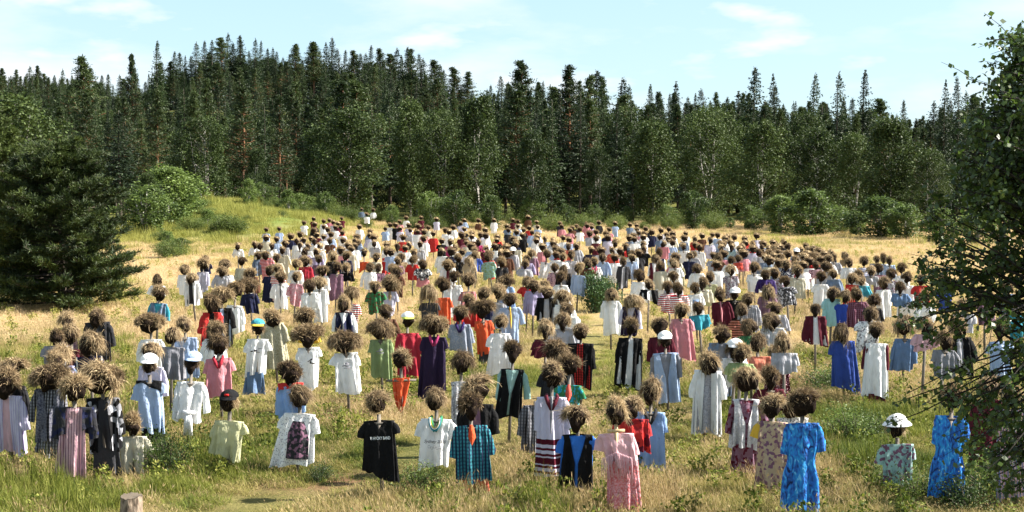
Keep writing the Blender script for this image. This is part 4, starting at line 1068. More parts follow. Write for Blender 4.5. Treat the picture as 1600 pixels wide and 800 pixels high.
HAIR = [straw_mesh(10 + s, 2300, .0060, (.11, .14, .10, .17, .12, .15)[s], (.15, .3, .1, .6, .2, .25)[s], np.array([(.10, .1, 0), (.25, 0, 0), (-.2, .1, 0), (.05, 0, .1), (-.1, 0, 0), (.3, .1, .05)][s])) for s in range(6)]
HAIR += [straw_mesh(30 + s, 2300, .006, (.12, .19, .10, .15)[s], (.2, .8, .05, .4)[s], np.array([(-.3, .1, 0), (.2, 0, -.2), (0, .2, .2), (-.15, 0, 0)][s]), low=(-.2, -.5, 0, -.3)[s]) for s in range(4)]
HAIRF = [straw_mesh(40 + s, 300, .018, (.10, .13, .11)[s], .1, np.array([(.1, 0, .1), (-.1, 0, .1), (.2, 0, .1)][s]), low=.12, mat='straw', vmax=1.25) for s in range(3)]
HAIRL = [straw_mesh(60 + s, 2400, .0065, .36, 1.1, np.array((.08, .02, 0)), low=-.5, shag=.6) for s in range(2)]
PEAT = [peat_mesh(s) for s in range(5)]

# ---- garments
def tube_rows(rows, nseg, gap=None, rg=None, fold=.02, zt=None):
    """rows: (z, cx, half width, half depth); gap: function z -> half opening at the front (0 = closed). Returns verts, quads."""
    nv_ = len(rows); V = np.zeros((nv_, nseg + 1, 3)); ph = rg.random(4) * 6.28; kf = rg.integers(4, 8, 2); z0 = rows[0][0]; z1 = rows[-1][0]
    s1 = rg.uniform(.4, 1.1); sk = rg.normal() * 1.2; skew = rg.normal() * .16
    for i, (z, cx, hw, hd) in enumerate(rows):
        g = gap(z) if gap else 0
        a0 = math.asin(min(.95, g / max(hw, .01))) if g > 0 else 0
        a = np.linspace(a0, 2 * math.pi - a0, nseg + 1)
        t_ = (z0 - z) / max(z0 - z1, .01); amp = fold * (.12 + 1.3 * t_)
        ca, sa = np.cos(a), np.sin(a)
        x = hw * np.sign(sa) * np.abs(sa) ** .82; y = -hd * np.sign(ca) * np.abs(ca) ** .7
        ff = np.sin(a * kf[0] + ph[0] + t_ * sk) * s1 + .6 * np.sin(a * (kf[1] + 4) + ph[1] - t_ * 1.2) + .5 * (1 - 2 * np.abs(np.sin(a * 4.5 + ph[2] + t_ * .5)))
        x = x * (1 + .5 * amp / max(hw, .05) * ff); y = y - np.sign(ca) * np.abs(ca) ** .3 * amp * ff
        drp = .011 * np.sin(34 * (z0 - z) - 16 * np.abs(x) + ph[3]) * math.exp(-(z0 - z) / .28) * min(1, (z0 - z) / .06); y = y + np.where(ca > 0, -drp, 0)
        zz = z + (.022 * np.sin(a * 2 + ph[3]) + .016 * np.sin(a * 5 + ph[1])) * t_ + skew * x * t_
        V[i, :, 0] = cx + x; V[i, :, 1] = y; V[i, :, 2] = zz
    i = np.arange(nv_ - 1)[:, None] * (nseg + 1) + np.arange(nseg)[None]
    return V.reshape(-1, 3), np.stack([i, i + nseg + 1, i + nseg + 2, i + 1], -1).reshape(-1, 4)
def body(mb, sh, sw, hem, rg, nseg, nv_, hem_w=None, depth=.075, fold=.02, gap=None, grow=0.0, drift=0.0, waist=None, neck=.075, vneck=0.0, taper=None):
    L_ = sh - hem; hem_w = hem_w or sw * 1.02; rows = []
    gf = gap
    if vneck and not gap: gf = lambda z: max(0.0, (z - (sh - vneck)) * .62) if z > sh - vneck else 0.0
    rows.append((sh + .014 + grow, 0, neck + grow, .030 + grow)); rows.append((sh + .010 + grow, 0, sw * .62 + grow, .028 + grow)); rows.append((sh + .006 + grow, 0, sw * 1.0 + grow, .026 + grow)); rows.append((sh - .022, 0, sw * 1.0 + grow, .036 + grow))
    for k in range(1, nv_):
        t_ = k / (nv_ - 1); z = sh - .022 - (L_ - .022) * t_
        w_ = sw * .95 + (hem_w - sw * .95) * t_ ** 1.1
        if taper: w_ = sw * (1 - t_) ** .7 * .95 + .015
        if waist and t_ > .2: w_ *= 1 - waist * math.exp(-((t_ - .42) / .13) ** 2)
        rows.append((z, drift * t_, w_ + grow, depth * (.65 + .55 * min(1, t_ * 2)) * (w_ / sw) ** .5 + grow))
    v, q = tube_rows(rows, nseg, gf, rg, fold); mb.add(v, q); return rows
def sleeve(mb, side, sh, sw, length, rg, n=9, wid=.085, out=.22, long=False, grow=0.0):
    ang = out + rg.normal() * .07; m_ = 7 if long else 4; c = []; rad = []
    p = np.array([side * (sw - .04), 0.0, sh - .010]); c.append(p.copy()); rad.append((.022, .026))
    for k in range(1, m_):
        t_ = k / (m_ - 1); a = ang * (1.5 - t_) if not long else ang * (1.35 - 1.1 * t_)
        p = p + np.array([side * math.sin(a), rg.normal() * .05, -math.cos(a)]) * (length / (m_ - 1)); c.append(p.copy())
        rad.append((wid * ((.62 + .34 * t_) if not long else (.74 + .12 * t_)) + rg.normal() * .005, .030 * (.9 + .2 * t_)))
    V = []; a = np.arange(n) * 2 * math.pi / n; ph = rg.random() * 6
    for (q, (rx, ry)) in zip(c, rad):
        w_ = 1 + .16 * np.sin(2 * a + ph) + .1 * np.sin(3 * a + ph * 2 + q[2] * 20)
        V.append(np.stack([q[0] + np.cos(a) * (rx + grow) * w_, q[1] + np.sin(a) * (ry + grow) * w_, np.full(n, q[2]) + .25 * rx * np.cos(a) * side], 1))
    V = np.array(V).reshape(-1, 3); i = np.arange(m_ - 1)[:, None] * n + np.arange(n)[None]; j = np.arange(m_ - 1)[:, None] * n + (np.arange(n)[None] + 1) % n
    mb.add(V, np.stack([i, j, j + n, i + n], -1).reshape(-1, 4))
def front_y(rows, z):
    for a, b in zip(rows[:-1], rows[1:]):
        if b[0] <= z <= a[0]:
            u = (a[0] - z) / max(a[0] - b[0], 1e-6); return a[3] * (1 - u) + b[3] * u
    return rows[-1][3]
plain = {}
def flat_mat(nm):
    if nm not in plain: m_, t_ = new_mat('print_' + nm.replace(' ', '_')); plain[nm] = finish(m_, t_, col(nm), .8)
    return plain[nm]
def wrap_text(txt, size, z, rows, mat, parent, name='lettering', shear=0.0, dx=0.0, sx=1.0):
    cu = bpy.data.curves.new(name, 'FONT'); cu.body = txt; cu.size = size; cu.align_x = 'CENTER'; cu.shear = shear; cu.offset = size * .008
    tmp = bpy.data.objects.new(name, cu); COL.objects.link(tmp); dg = bpy.context.evaluated_depsgraph_get()
    me = bpy.data.meshes.new_from_object(tmp.evaluated_get(dg)); COL.objects.unlink(tmp); bpy.data.objects.remove(tmp)
    for v in me.vertices:
        x, y = v.co.x * sx + dx, v.co.y; v.co = (x, -front_y(rows, z + y) - .034, z + y)
    me.materials.clear(); me.materials.append(mat); o_ = obj(name, me, parent); return o_

def make_figure(i, e, h, shz, hemz, D, typ, c1, c2, opt, far):
    """all parts of one figure under the Empty e (local metres, facing -Y)"""
    rg = np.random.default_rng(1000 + i); nseg, nv_ = (40, 20) if D < 50 else ((24, 12) if D < 80 else (16, 7))
    hw = opt.get('hw', .40); sw = opt.get('sw', .232 + rg.normal() * .012); fr = M['freshwood'] if 'fresh' in opt else M['wood']
    hem = max(hemz, .06); L_ = shz - hem
    # post and crossbar
    post = MB(); hs = max(h - .32, shz + .08); post.box((0, .012, hs / 2 - .1), (.026, .020, hs / 2 + .1)); post_o = obj('post', post.mesh('post', fr), e)
    bar = MB(); bw = sw * 1.02 if 'bar' not in opt else .29; bar.box((0, -.016 if 'fresh' in opt or 'bar' in opt else .0, shz - (.035 if 'fresh' not in opt else -.05)), (bw if 'fresh' not in opt else .12, .010, .022)); obj('crossbar', bar.mesh('crossbar', fr), e)
    # head and hair
    if far: hw = min(hw, .40) * .88
    if 'nohead' not in opt:
        hc = h - .185 * min(1.15, max(.8, hw / .42)); s = hw / .50; rz = rg.normal() * .35
        if not far: obj('head', PEAT[i % 5], e, (0, 0, hc), rz, (s * .95, .95, min(1.1, s + .15)))
        capd = 'cap' in opt or 'hat' in opt
        hm = HAIRF[i % 3] if far else (HAIRL[i % 2] if 'longhair' in opt else HAIR[int(rg.integers(0, len(HAIR)))])
        sz = max(.9, min(1.12, s)) * rg.uniform(.85, 1.2)
        ho = obj('hair', hm, e, (0, 0, hc + .012), rz, (s * rg.uniform(.9, 1.08), max(.8, min(1.1, s)), sz))
        ho.scale = (ho.scale[0] * (.78 if capd else 1), ho.scale[1] * (.78 if capd else 1), ho.scale[2] * (.72 if capd else 1)); ho.location.z -= .03 if capd else 0
        ho.scale = (ho.scale[0] * rg.uniform(.84, 1.12), ho.scale[1], ho.scale[2] * rg.uniform(.82, 1.15))
        ho.rotation_euler = (rg.normal() * .18, rg.normal() * .30, rz); ho.location.x += rg.normal() * .018
        if far: ho.name = 'head'; obj('face', PEAT[i % 5], e, (0, -.02, hc - .01), rz, (s * .98, .95, .95))
        if 'twin' in opt or hw > .56 and not far:
            for sd_ in (-1, 1): obj('hair', HAIR[int(rg.integers(0, len(HAIR)))], e, (sd_ * hw * .27, .02, hc - .01), rz + 1, (s * .55, .8, .85))
    # garments
    gar = {'ts': 'shirt', 'ls': 'shirt', 'jk': 'shirt', 'vs': 'shirt', 'dr': 'dress', 'ds': 'dress', 'dl': 'dress', 'tk': 'cloth', 'ro': 'robe'}[typ]
    hemw = sw * (rg.uniform(.78, 1.10) if typ in ('ts', 'ls', 'vs', 'jk') else rg.uniform(.85, 1.2))
    if 'flare' in opt: hemw = sw * 1.3
    if typ in ('ds', 'dl') and L_ > .8: hemw = sw * 1.15
    fs = lambda: np.random.default_rng(5000 + i)
    fold = .020 if 'waist' in opt else .036 if typ in ('ts', 'tk') else .042; drift = opt.get('drift', rg.normal() * .035); grow = 0.0; rows = None
    inner = fabric(c2 if (c2 and typ in ('jk', 'vs')) else c1); mb = MB(); depth = rg.uniform(.045, .075)
    vn = .16 if 'vneck' in opt else (.09 if typ in ('ts', 'ls', 'ds', 'dl') and i % 2 else .0)
    rows = body(mb, shz, sw, hem + (.03 if typ in ('jk', 'vs') else 0), fs(), nseg, nv_, hemw, depth, fold, drift=drift, waist=.22 if 'waist' in opt else None, vneck=vn, taper='taper' in opt)
    sl = 'yoke' in opt
    if typ in ('ts', 'ds') or (typ == 'vs' and 'short' in opt):
        for sd_ in (-1, 1): sleeve(mb, sd_, shz, sw, rg.uniform(.18, .30) * (1.5 if i % 3 == 0 and D > 30 else 1), rg, wid=rg.uniform(.065, .09), out=rg.uniform(.04, .36))
    if typ in ('ls', 'dl') or (typ == 'vs' and 'short' not in opt):
        for sd_ in (-1, 1): sleeve(mb, sd_, shz, sw, min(rg.uniform(.42, .54), L_ + .05) * (.75 if 'waist' in opt else 1), rg, wid=.072, out=rg.uniform(.12, .34), long=True)
    obj(gar, mb.mesh(gar, inner, True), e)
    if typ in ('jk', 'vs'):
        mo = MB(); gw = rg.uniform(.055, .09) if typ == 'jk' else .05
        gp = (lambda z: gw * (.55 + .45 * (shz - z) / L_)) if typ == 'jk' else (lambda z: max(.012, .10 * (1 - (shz - z) / (L_ * .55))))
        body(mo, shz, sw * (1 if typ == 'jk' else .86), hem, fs(), nseg, nv_, hemw * (1.05 if typ == 'jk' else .97), depth, fold, gap=gp, grow=.019, drift=drift)
        if typ == 'jk':
            for sd_ in (-1, 1): sleeve(mo, sd_, shz, sw, min(rg.uniform(.46, .56), L_ + .05), rg, wid=.075, out=rg.uniform(.1, .26), long=True, grow=.012)
        obj('jacket' if typ == 'jk' else 'waistcoat', mo.mesh('jacket', fabric(c1), True), e)
    if 'apron' in opt:
        mo = MB(); V = []; n_ = 13
        for k in range(12):
            z = shz - .10 - (L_ - .22) * k / 11; yb = -front_y(rows, z) - .048; w_ = sw * (.34 + .42 * min(1, k / 5))
            V += [(x * w_, yb + .05 * x * x + .006 * math.sin(x * 9 + k * .3), z) for x in np.linspace(-1, 1, n_)]
        i_ = np.arange(11)[:, None] * n_ + np.arange(n_ - 1)[None]; mo.add(V, np.stack([i_, i_ + n_, i_ + n_ + 1, i_ + 1], -1).reshape(-1, 4)); obj('apron', mo.mesh('apron', fabric(opt['apron']), True), e)
    if 'over' in opt:
        mo = MB(); body(mo, shz, .27, shz - .34, rg, nseg, 8, .27, depth, .02, gap=lambda z: .10, grow=.012)
        for sd_ in (-1, 1): sleeve(mo, sd_, shz, .27, .44, rg, wid=.075, out=.1, long=True)
        obj('jacket', mo.mesh('jacket', fabric(opt['over']), True), e)
    if 'yoke' in opt:
        mo = MB()
        if 'ysl' in opt or 'ysll' in opt:
            for sd_ in (-1, 1): ms_ = MB(); sleeve(ms_, sd_, shz, sw, .24 if 'ysl' in opt else .52, rg, wid=.09 if 'ysl' in opt else .06, out=.25 if 'ysl' in opt else .14, long='ysll' in opt, grow=.004); obj('sleeve', ms_.mesh('sleeve', fabric(opt['yoke']), True), e)
        else:
            body(mo, shz, sw * 1.01, shz - .085, rg, nseg, 4, sw * 1.0, depth * .7, .004, grow=.008, vneck=.06); obj('yoke', mo.mesh('yoke', fabric(opt['yoke']), True), e)
    if 's' in opt:
        mo = MB(); b_ = max(opt.get('slz', hem - .22), .08); rws = []
        for k in range(7): t_ = k / 6; rws.append((hem + .06 - (hem + .06 - b_) * t_, drift, sw * (.85 + .1 * t_), depth * .95))
        v, q = tube_rows(rws, nseg, None, rg, .03); mo.add(v, q); obj('skirt', mo.mesh('skirt', fabric(opt['s']), True), e)
    if 'band' in opt:
        for zf in (.47, .55, .585, .66, .69, .72, .80, .86, .90, .96):
            mo = MB(); z = shz - L_ * zf; wz = sw * (.95 + .30 * zf); v, q = tube_rows([(z + .012, drift * zf, wz + .012, depth * 1.1 + .018), (z - .012, drift * zf, wz + .014, depth * 1.12 + .024)], nseg, None, fs(), .012)
            mo.add(v, q); obj('hem_band', mo.mesh('hem_band', fabric(opt['band']), True), e)
    if 'collar' in opt:
        mo = MB(); cc = opt['collar']
        for sd_ in (-1, 1): mo.tube([[sd_ * .075, .03, shz + .045], [sd_ * .085, -.045, shz + .02], [sd_ * .05, -.082, shz - .07], [sd_ * .01, -.10, shz - .17]], [.022, .03, .032, .018], 8)
        obj('scarf', mo.mesh('scarf', fabric(cc), True), e)
    if 'tie' in opt and isinstance(opt['tie'], str):
        mo = MB(); ln = .52 if opt['tie'] not in ('orange', 'tan', 'coral') else .26; wm = .025 if ln > .4 else .055
        pts = [(0, -.06, shz + .03), (0, -.095, shz - .02), (.005, -.115, shz - ln * .55), (0, -.11, shz - ln)]; v = []
        for (x, y, z), w_ in zip(pts, (.02, wm * .7, wm, .006)): v += [(x - w_, y, z), (x, y - .012, z), (x + w_, y, z), (x, y + .008, z)]
        q = [[4 * a + b, 4 * a + (b + 1) % 4, 4 * a + 4 + (b + 1) % 4, 4 * a + 4 + b] for a in range(3) for b in range(4)]; mo.add(v, q)
        obj('neck_tie' if ln > .4 else 'neckerchief', mo.mesh('neck_tie', fabric(opt['tie']), True), e)
    if opt.get('tie') is True:     # shirt knotted at the waist
        mo = MB(); zz = shz - L_ * .78; mo.tube([[-.10, -.08, zz + .02], [0, -.12, zz], [.10, -.08, zz + .015]], [.03, .042, .03], 8)
        for dx in (-.035, .03, .0): mo.tube([[dx * .4, -.11, zz], [dx, -.12, zz - .15], [dx * 1.6, -.09, zz - .38]], [.03, .04, .028], 7)
        obj('knot', mo.mesh('knot', inner, True), e)
    # hats
    if 'cap' in opt or 'hat' in opt:
        cn = (opt.get('cap') or opt.get('hat')).split('/'); cc = cn[0]; bc = cn[1] if len(cn) > 1 else ('yellow' if cc == 'teal' else cc)
        hz = hc + .075; hx = .03 if 'cside' in opt else 0; mo = MB(); nu = 18; rows_ = []
        for v_ in np.linspace(.05, 1.55, 6): rows_.append([(hx + math.sin(v_) * (.148 + .006 * math.sin(u * 5)) * math.cos(u), math.sin(v_) * .148 * math.sin(u) - .03, hz - .0 + math.cos(v_) * (.112 + .008 * math.sin(u * 2))) for u in np.arange(nu) * 2 * math.pi / nu])
        v = np.array(rows_).reshape(-1, 3); i_ = np.arange(5)[:, None] * nu + np.arange(nu)[None]; j_ = np.arange(5)[:, None] * nu + (np.arange(nu)[None] + 1) % nu
        mo.add(v, np.stack([i_, j_, j_ + nu, i_ + nu], -1).reshape(-1, 4)); cp = obj('cap' if 'cap' in opt else 'sun_hat', mo.mesh('cap', fabric(cc), True), e)
        br = MB(); full = 'hat' in opt; rr_ = []
        us = np.linspace(0, 2 * math.pi, 25) if full else np.linspace(math.pi * 1.12, math.pi * 1.88, 11)
        for rad, dz in ((.144, .0), (.175, -.012), (.21, -.035 if not full else -.05)):
            for u in us: rr_.append((hx + math.cos(u) * (rad if full else min(rad, .148)), math.sin(u) * (rad if full else rad * 1.05) - .03, hz + .006 + dz))
        nu_ = len(us); v = np.array(rr_); v2 = v - [0, 0, .006]; i_ = np.arange(2)[:, None] * nu_ + np.arange(nu_ - 1)[None]; q = np.stack([i_, i_ + 1, i_ + nu_ + 1, i_ + nu_], -1).reshape(-1, 4)
        br.add(v, q); br.add(v2, q[:, ::-1]); obj('brim', br.mesh('brim', fabric(bc), True), cp)
        if cc == 'black':
            bd = MB(); bd.box((0, -.194, hz + .045), (.035, .006, .016)); obj('badge', bd.mesh('badge', flat_mat('red')), cp)
    # writing and prints
    if 'text1' in opt: wrap_text('TI HYÖKY BAND', .062, shz - .25, rows, flat_mat('white'), e, dx=.02, sx=.62)
    if 'text2' in opt:
        wrap_text('Sydney 2000', .066, shz - .34, rows, flat_mat('black'), e, shear=.35)
        mo = MB()
        for k in range(5):
            cxk = (k - 2) * .042; zk = shz - .38 - (.018 if k % 2 else 0) - .02; a = np.linspace(0, 2 * math.pi, 19)
            mo.tube(np.stack([cxk + .020 * np.cos(a), np.full(19, -front_y(rows, zk) - .032), zk + .020 * np.sin(a)], 1), .0022, 4, False)
        obj('rings', mo.mesh('rings', flat_mat('grey')), e)
        for k, (cc, r_) in enumerate((('yellow', .085), ('green', .10), ('turquoise', .115), ('white', .095))):
            mo = MB(); a = np.linspace(-.2, math.pi + .2, 22); mo.tube(np.stack([np.cos(a) * r_ * .8, -.105 - .02 * np.sin(a) - .006 * k, shz + .02 - np.sin(a) * r_ * 1.5], 1), .007, 5); obj('bead_string', mo.mesh('bead_string', flat_mat(cc), True), e)
    if 'text3' in opt: wrap_text('DREAM TEAM', .06, shz - .15, rows, flat_mat('white'), e)
    for key, nm in (('print1', 'dark grey'), ('print2', 'black'), ('print3', 'grey'), ('print4', 'denim blue')):
        if key in opt:
            mo = MB(); zc = shz - (.24 if key != 'print2' else .28); yb = -front_y(rows, zc) - .035
            shapes = {'print1': [((-.06, .0), (.07, .012), .1), ((-.03, .022), (.035, .012), -.1), ((.02, -.02), (.05, .006), 0), ((.08, .06), (.05, .004), .15)],
                      'print2': [((.06, .05), (.022, .014), .6), ((.04, .0), (.014, .035), .2), ((.08, -.03), (.055, .012), -.25), ((.01, .02), (.03, .008), .5)],
                      'print3': [((-.02, .02), (.07, .010), .25), ((.02, -.01), (.05, .008), -.2), ((0, -.04), (.06, .006), 0), ((0, .05), (.03, .012), .1)],
                      'print4': [((0, 0), (.085, .10), 0)]}[key]
            for k, ((x, z), (a, b), tl) in enumerate(shapes): mo.box((x, yb - .0015 * k, zc + z), (a, .002, b), tilt=tl)
            obj('print', mo.mesh('print', flat_mat(nm)), e)
    if 'fringe' in opt:
        for k in range(22):
            x = (k / 21 - .5) * 2 * sw * .82; ln = .40 - .10 * abs(math.sin(k * 1.9)); z0 = shz - .22 - .10 * abs(x / sw); y = -depth - .045
            mo = MB(); mo.tube([[x, y, z0], [x + .01 * rg.normal(), y - .01, z0 - ln / 2], [x * 1.05 + .012 * rg.normal(), y - .005, z0 - ln]], [.006, .005, .004], 4); obj('tassel', mo.mesh('tassel', fabric('pale pink')), e)
    if 'trim' in opt:
        mo = MB()
        for sd_ in (-1, 1): mo.tube([[sd_ * sw, -.06, shz + .012], [sd_ * sw * 1.02, -.08, hem]], .010, 5)
        obj('edging', mo.mesh('edging', fabric('white'), True), e)

FIGS = []
for ln in FIG.strip().splitlines():
    left, _, lab = ln.partition('|'); tk = left.split(' '); x, top, sh, hem = map(float, tk[:4]); typ = tk[4]; rest = ' '.join(tk[5:]).strip()
    # options begin at the first token that is a known option
    opts = {}; words = rest.split(' '); ci = []; keyset = ('hw', 'sw', 'cap=', 'hat=', 's=', 'slen', 'yoke=', 'over=', 'collar=', 'tie', 'band=', 'post', 'flare', 'trim', 'text', 'print', 'tilt', 'cside', 'bar', 'taper', 'longhair', 'fringe', 'fresh', 'vneck', 'short', 'waist', 'apron=', 'nohead', 'ysl', 'box', 'ft')
    k = 0; cur = None; out_ = []
    for w_ in words:
        if any(w_.startswith(q) for q in keyset): cur = w_; out_.append(w_)
        elif cur is None: ci.append(w_)
        else: out_[-1] += ' ' + w_
    cspec = ' '.join(ci); c1, _, c2 = cspec.partition(';'); c2 = c2 if c2 not in ('', '-') else None
    for w_ in out_:
        w_ = w_.strip()
        if w_.startswith('hw'): opts['hwpx'] = float(w_[2:])
        elif w_.startswith('sw.'): opts['sw'] = float(w_[2:]) 
        elif w_.startswith('ft'): opts['ft'] = float(w_[2:])
        elif w_.startswith('slen'): opts['slen'] = float(w_[4:])
        elif '=' in w_: a, b = w_.split('=', 1); opts[a] = b
        elif w_: opts[w_] = True
    if 'sw' in opts and opts['sw'] > .25: opts['sw'] = .17
    if typ == 'tk' and 'bar' not in opts: opts['sw'] = .20
    FIGS.append(dict(x=x, top=top, sh=sh, hem=hem, typ=typ, c1=c1, c2=c2, opt=opts, lab=lab.strip()))
rg = np.random.default_rng(99)
PAL = ['white'] * 12 + ['pale grey', 'lavender-white', 'pale blue', 'cream', 'red', 'navy', 'black', 'pink', 'grey-blue', 'brown', 'tan', 'maroon', 'charcoal', 'white/stripes/red', 'pale grey/floral/mauve', 'blue', 'mauve', 'coral']
def scatter_in(n, xs, tops, spread):
    for _ in range(n):
        for __ in range(40):
            px = rg.uniform(xs[0], xs[-1]); top = float(np.interp(px, xs, tops)) + rg.random() * spread
            if 905 < px < 965 and top > 395: continue
            sc_ = (top - 290) / 2.8
            if min(math.hypot((px - f['x']) / (.36 * sc_), (top - f['top']) / (.26 * sc_)) for f in FIGS) > 1:
                t_ = ('ts', 'ls', 'ls', 'ds', 'jk', 'ts')[int(rg.integers(0, 6))]; c1 = PAL[int(rg.integers(0, len(PAL)))]
                FIGS.append(dict(x=px, top=top, sh=top + .45 * sc_, hem=top + rg.uniform(1.05, 1.45) * sc_, typ=t_, c1=c1, c2='pale grey' if t_ == 'jk' else None, opt={'hwpx': rg.uniform(.32, .46) * sc_}, lab='')); break
scatter_in(16, (385, 440, 510), (372, 350, 344), 60)
scatter_in(22, (520, 800, 1120), (348, 350, 352), 75)
scatter_in(8, (1120, 1290), (372, 388), 40)
scatter_in(12, (1290, 1420), (396, 408), 30)
for f in FIGS:
    h = 1.72 + rg.normal() * .04
    if 'ft' in f['opt']: Yf = at_z(f['x'], f['opt']['ft'], 0)[1]; h = at_y(0, f['top'] + 1, Yf)[1]
    X, Y = at_z(f['x'], f['top'] + 1, h); f['X'], f['Y'], f['h'] = X, Y, h; f['sc'] = 2222 / Y
    f['shz'] = at_y(0, f['sh'], Y)[1]; f['hemz'] = at_y(0, f['hem'], Y)[1]
    f['shz'] = min(max(f['shz'], h - .68), h - .33)
    f['hemz'] = min(f['hemz'], f['shz'] - .30); f['opt']['hw'] = min(max(f['opt'].get('hwpx', 20) / f['sc'] * 1.0, .30), .66)
    if 'slen' in f['opt']: f['opt']['slz'] = max(at_y(0, f['opt']['slen'], Y)[1], .05)
FIGS.sort(key=lambda f: f['Y'])
print('figures', len(FIGS), 'nearest', FIGS[0]['Y'], 'farthest', FIGS[-1]['Y'])
# labels
def phrase(f):
    p = f['c1'].split('/'); s = p[0] + ' '
    if len(p) > 1 and p[1] in PATW: s += PATW[p[1]] + ' '
    return s + GARM[f['typ']] + ((' over ' + f['c2'].split('/')[0]) if f['c2'] else '') + (' and cap' if 'cap' in f['opt'] else '')
used = set()
for f in FIGS: f['short'] = f['lab'] or phrase(f)
from collections import Counter
cnt = Counter(f['short'] for f in FIGS)
def label_for(f):
    if f['lab']: return 'straw-haired figure: ' + f['lab'] if len(f['lab'].replace('-', ' ').split()) < 13 else f['lab']
    base = f['short']
    if cnt[base] == 1: return 'small straw-haired figure in a ' + base + ', far back in the crowd'
    others = sorted((g for g in FIGS if g is not f and cnt[g['short']] == 1 and not g['lab']), key=lambda g: math.hypot(g['x'] - f['x'], (g['top'] - f['top']) * 1.6))
    for g in others[:10]:
        dx, dy = g['x'] - f['x'], g['top'] - f['top']
        rel = 'just behind' if dy > abs(dx) * .7 else ('just before' if -dy > abs(dx) * .7 else 'beside')
        L_ = f'figure in a {base} {rel} the one in a {g["short"]}'
        if L_ not in used and len(L_.split()) <= 16: return L_
    for g, g2 in zip(others[:8], others[1:9]):
        L_ = f'figure in a {base} between the {g["short"]} and the {g2["short"]}'
        if L_ not in used and len(L_.split()) <= 16: return L_
    return f'figure in a {base} far back in the crowd'
def fill_obj(f, i):
    e = obj('scarecrow', None, loc=(f['X'], f['Y'], float(terrain(f['X'], f['Y']))), rz=rg.normal() * .10)
    if 'tilt' in f['opt']: e.rotation_euler = (0, R(-2.5), e.rotation_euler[2])
    else: e.rotation_euler = (rg.normal() * .02, float(np.clip(rg.normal() * .04, -.05, .05)) if f['Y'] < 30 else rg.normal() * .05, e.rotation_euler[2])
    L_ = label_for(f); used.add(L_)
    L_ = re.sub(r'\ba (?=[oi]|a)', 'an ', L_)
    if len(re.findall(r"[A-Za-z0-9][A-Za-z0-9'-]*", L_)) > 16: L_ = L_.replace('the one in a', 'the').replace(' open', '').replace(' finely', '')
    tag(e, L_, 'scarecrow', 'straw-headed figures standing in the meadow')
    make_figure(i, e, f['h'], f['shz'], f['hemz'], f['Y'], f['typ'], f['c1'], f['c2'], f['opt'], f['Y'] > 62)
for i, f in enumerate(FIGS[:300]): fill_obj(f, i)
print('figures built', time.time() - T0)

# the farthest rows: one mass, past the three hundred that show largest
def far_rows():
    rg = np.random.default_rng(5); pal = ['white', 'pale grey', 'lavender-white', 'pale blue', 'cream', 'red', 'navy', 'black', 'pink', 'grey-blue', 'brown', 'maroon', 'white', 'white', 'white', 'white', 'white', 'pale blue', 'lavender-white', 'charcoal']
    mats = [M['straw'], M['peat'], M['wood']] + [fabric(c) for c in pal]; V = []; T = []; Q = []; tm = []; qm = []; n = 0
    hv = np.array([v.co[:] for v in HAIRF[0].vertices]); hq = np.array([p.vertices[:] for p in HAIRF[0].polygons]); sel = np.r_[0:len(hq)]
    pv = np.array([v.co[:] for v in PEAT[0].vertices]); pq = np.array([p.vertices[:] for p in PEAT[0].polygons])
    spots = [(f['X'], f['Y'], f['h']) for f in FIGS[300:]]
    occupied = [(f['x'], f['top']) for f in FIGS]
    def put(k, prob_top):
        for _ in range(30):
            px = rg.uniform(*k[0]); top = np.interp(px, k[1], k[2]) + (rg.random() ** 1.3) * k[3]
            if min(((px - a) / 1.5) ** 2 + ((top - b) * 1.2) ** 2 for a, b in occupied) > prob_top:
                occupied.append((px, top)); X, Y = at_z(px, top, 1.72); spots.append((X, Y, 1.72)); return
    for i in range(95): put(((490, 1120), [490, 560, 700, 900, 1120], [342, 334, 340, 341, 358], 52), 22)
    for i in range(34): put(((1120, 1290), [1120, 1290], [362, 384], 30), 26)
    for X, Y, h in spots:
        z0 = float(terrain(X, Y)); ca, sa = math.cos(rg.normal() * .3), math.sin(rg.normal() * .3); R_ = np.array([[ca, -sa, 0], [sa, ca, 0], [0, 0, 1]]).T; s = rg.uniform(.75, 1.05)
        V.append(hv * s @ R_ + [X, Y, z0 + h - .18]); Q.append(hq + n); qm.append(np.full(len(hq), 0)); n += len(hv)
        V.append(pv * s * .95 + [X, Y - .03, z0 + h - .19]); Q.append(pq + n); qm.append(np.full(len(pq), 1)); n += len(pv)
        mb = MB(); sh = h - rg.uniform(.38, .48); rgl = np.random.default_rng(int(rg.integers(1e6))); long = rg.random() < .5
        body(mb, sh, .23, sh - rg.uniform(.5, .9), rgl, 14, 6, .25, .07, .022)
        for sd_ in (-1, 1): sleeve(mb, sd_, sh, .23, .48 if long else .22, rgl, n=6, wid=.08, out=.25, long=long)
        v = np.vstack(mb.v); q = np.vstack(mb.q); V.append(v + [X, Y, z0]); Q.append(q + n); qm.append(np.full(len(q), 3 + int(rg.integers(0, len(pal))))); n += len(v)
        mb = MB(); mb.box((X, Y + .01, z0 + .7), (.026, .02, .8)); v = mb.v[0]; V.append(v); Q.append(mb.q[0] + n); qm.append(np.full(6, 2)); n += 8
    me = make_mesh('distant_scarecrows', np.vstack(V), np.vstack(Q), mats, mi=np.concatenate(qm)); o = obj('crowd', me)
    tag(o, 'tiny straw-headed figures crowding the farthest rows before the wood', 'crowd', kind='stuff'); print('far rows', len(spots))
far_rows()

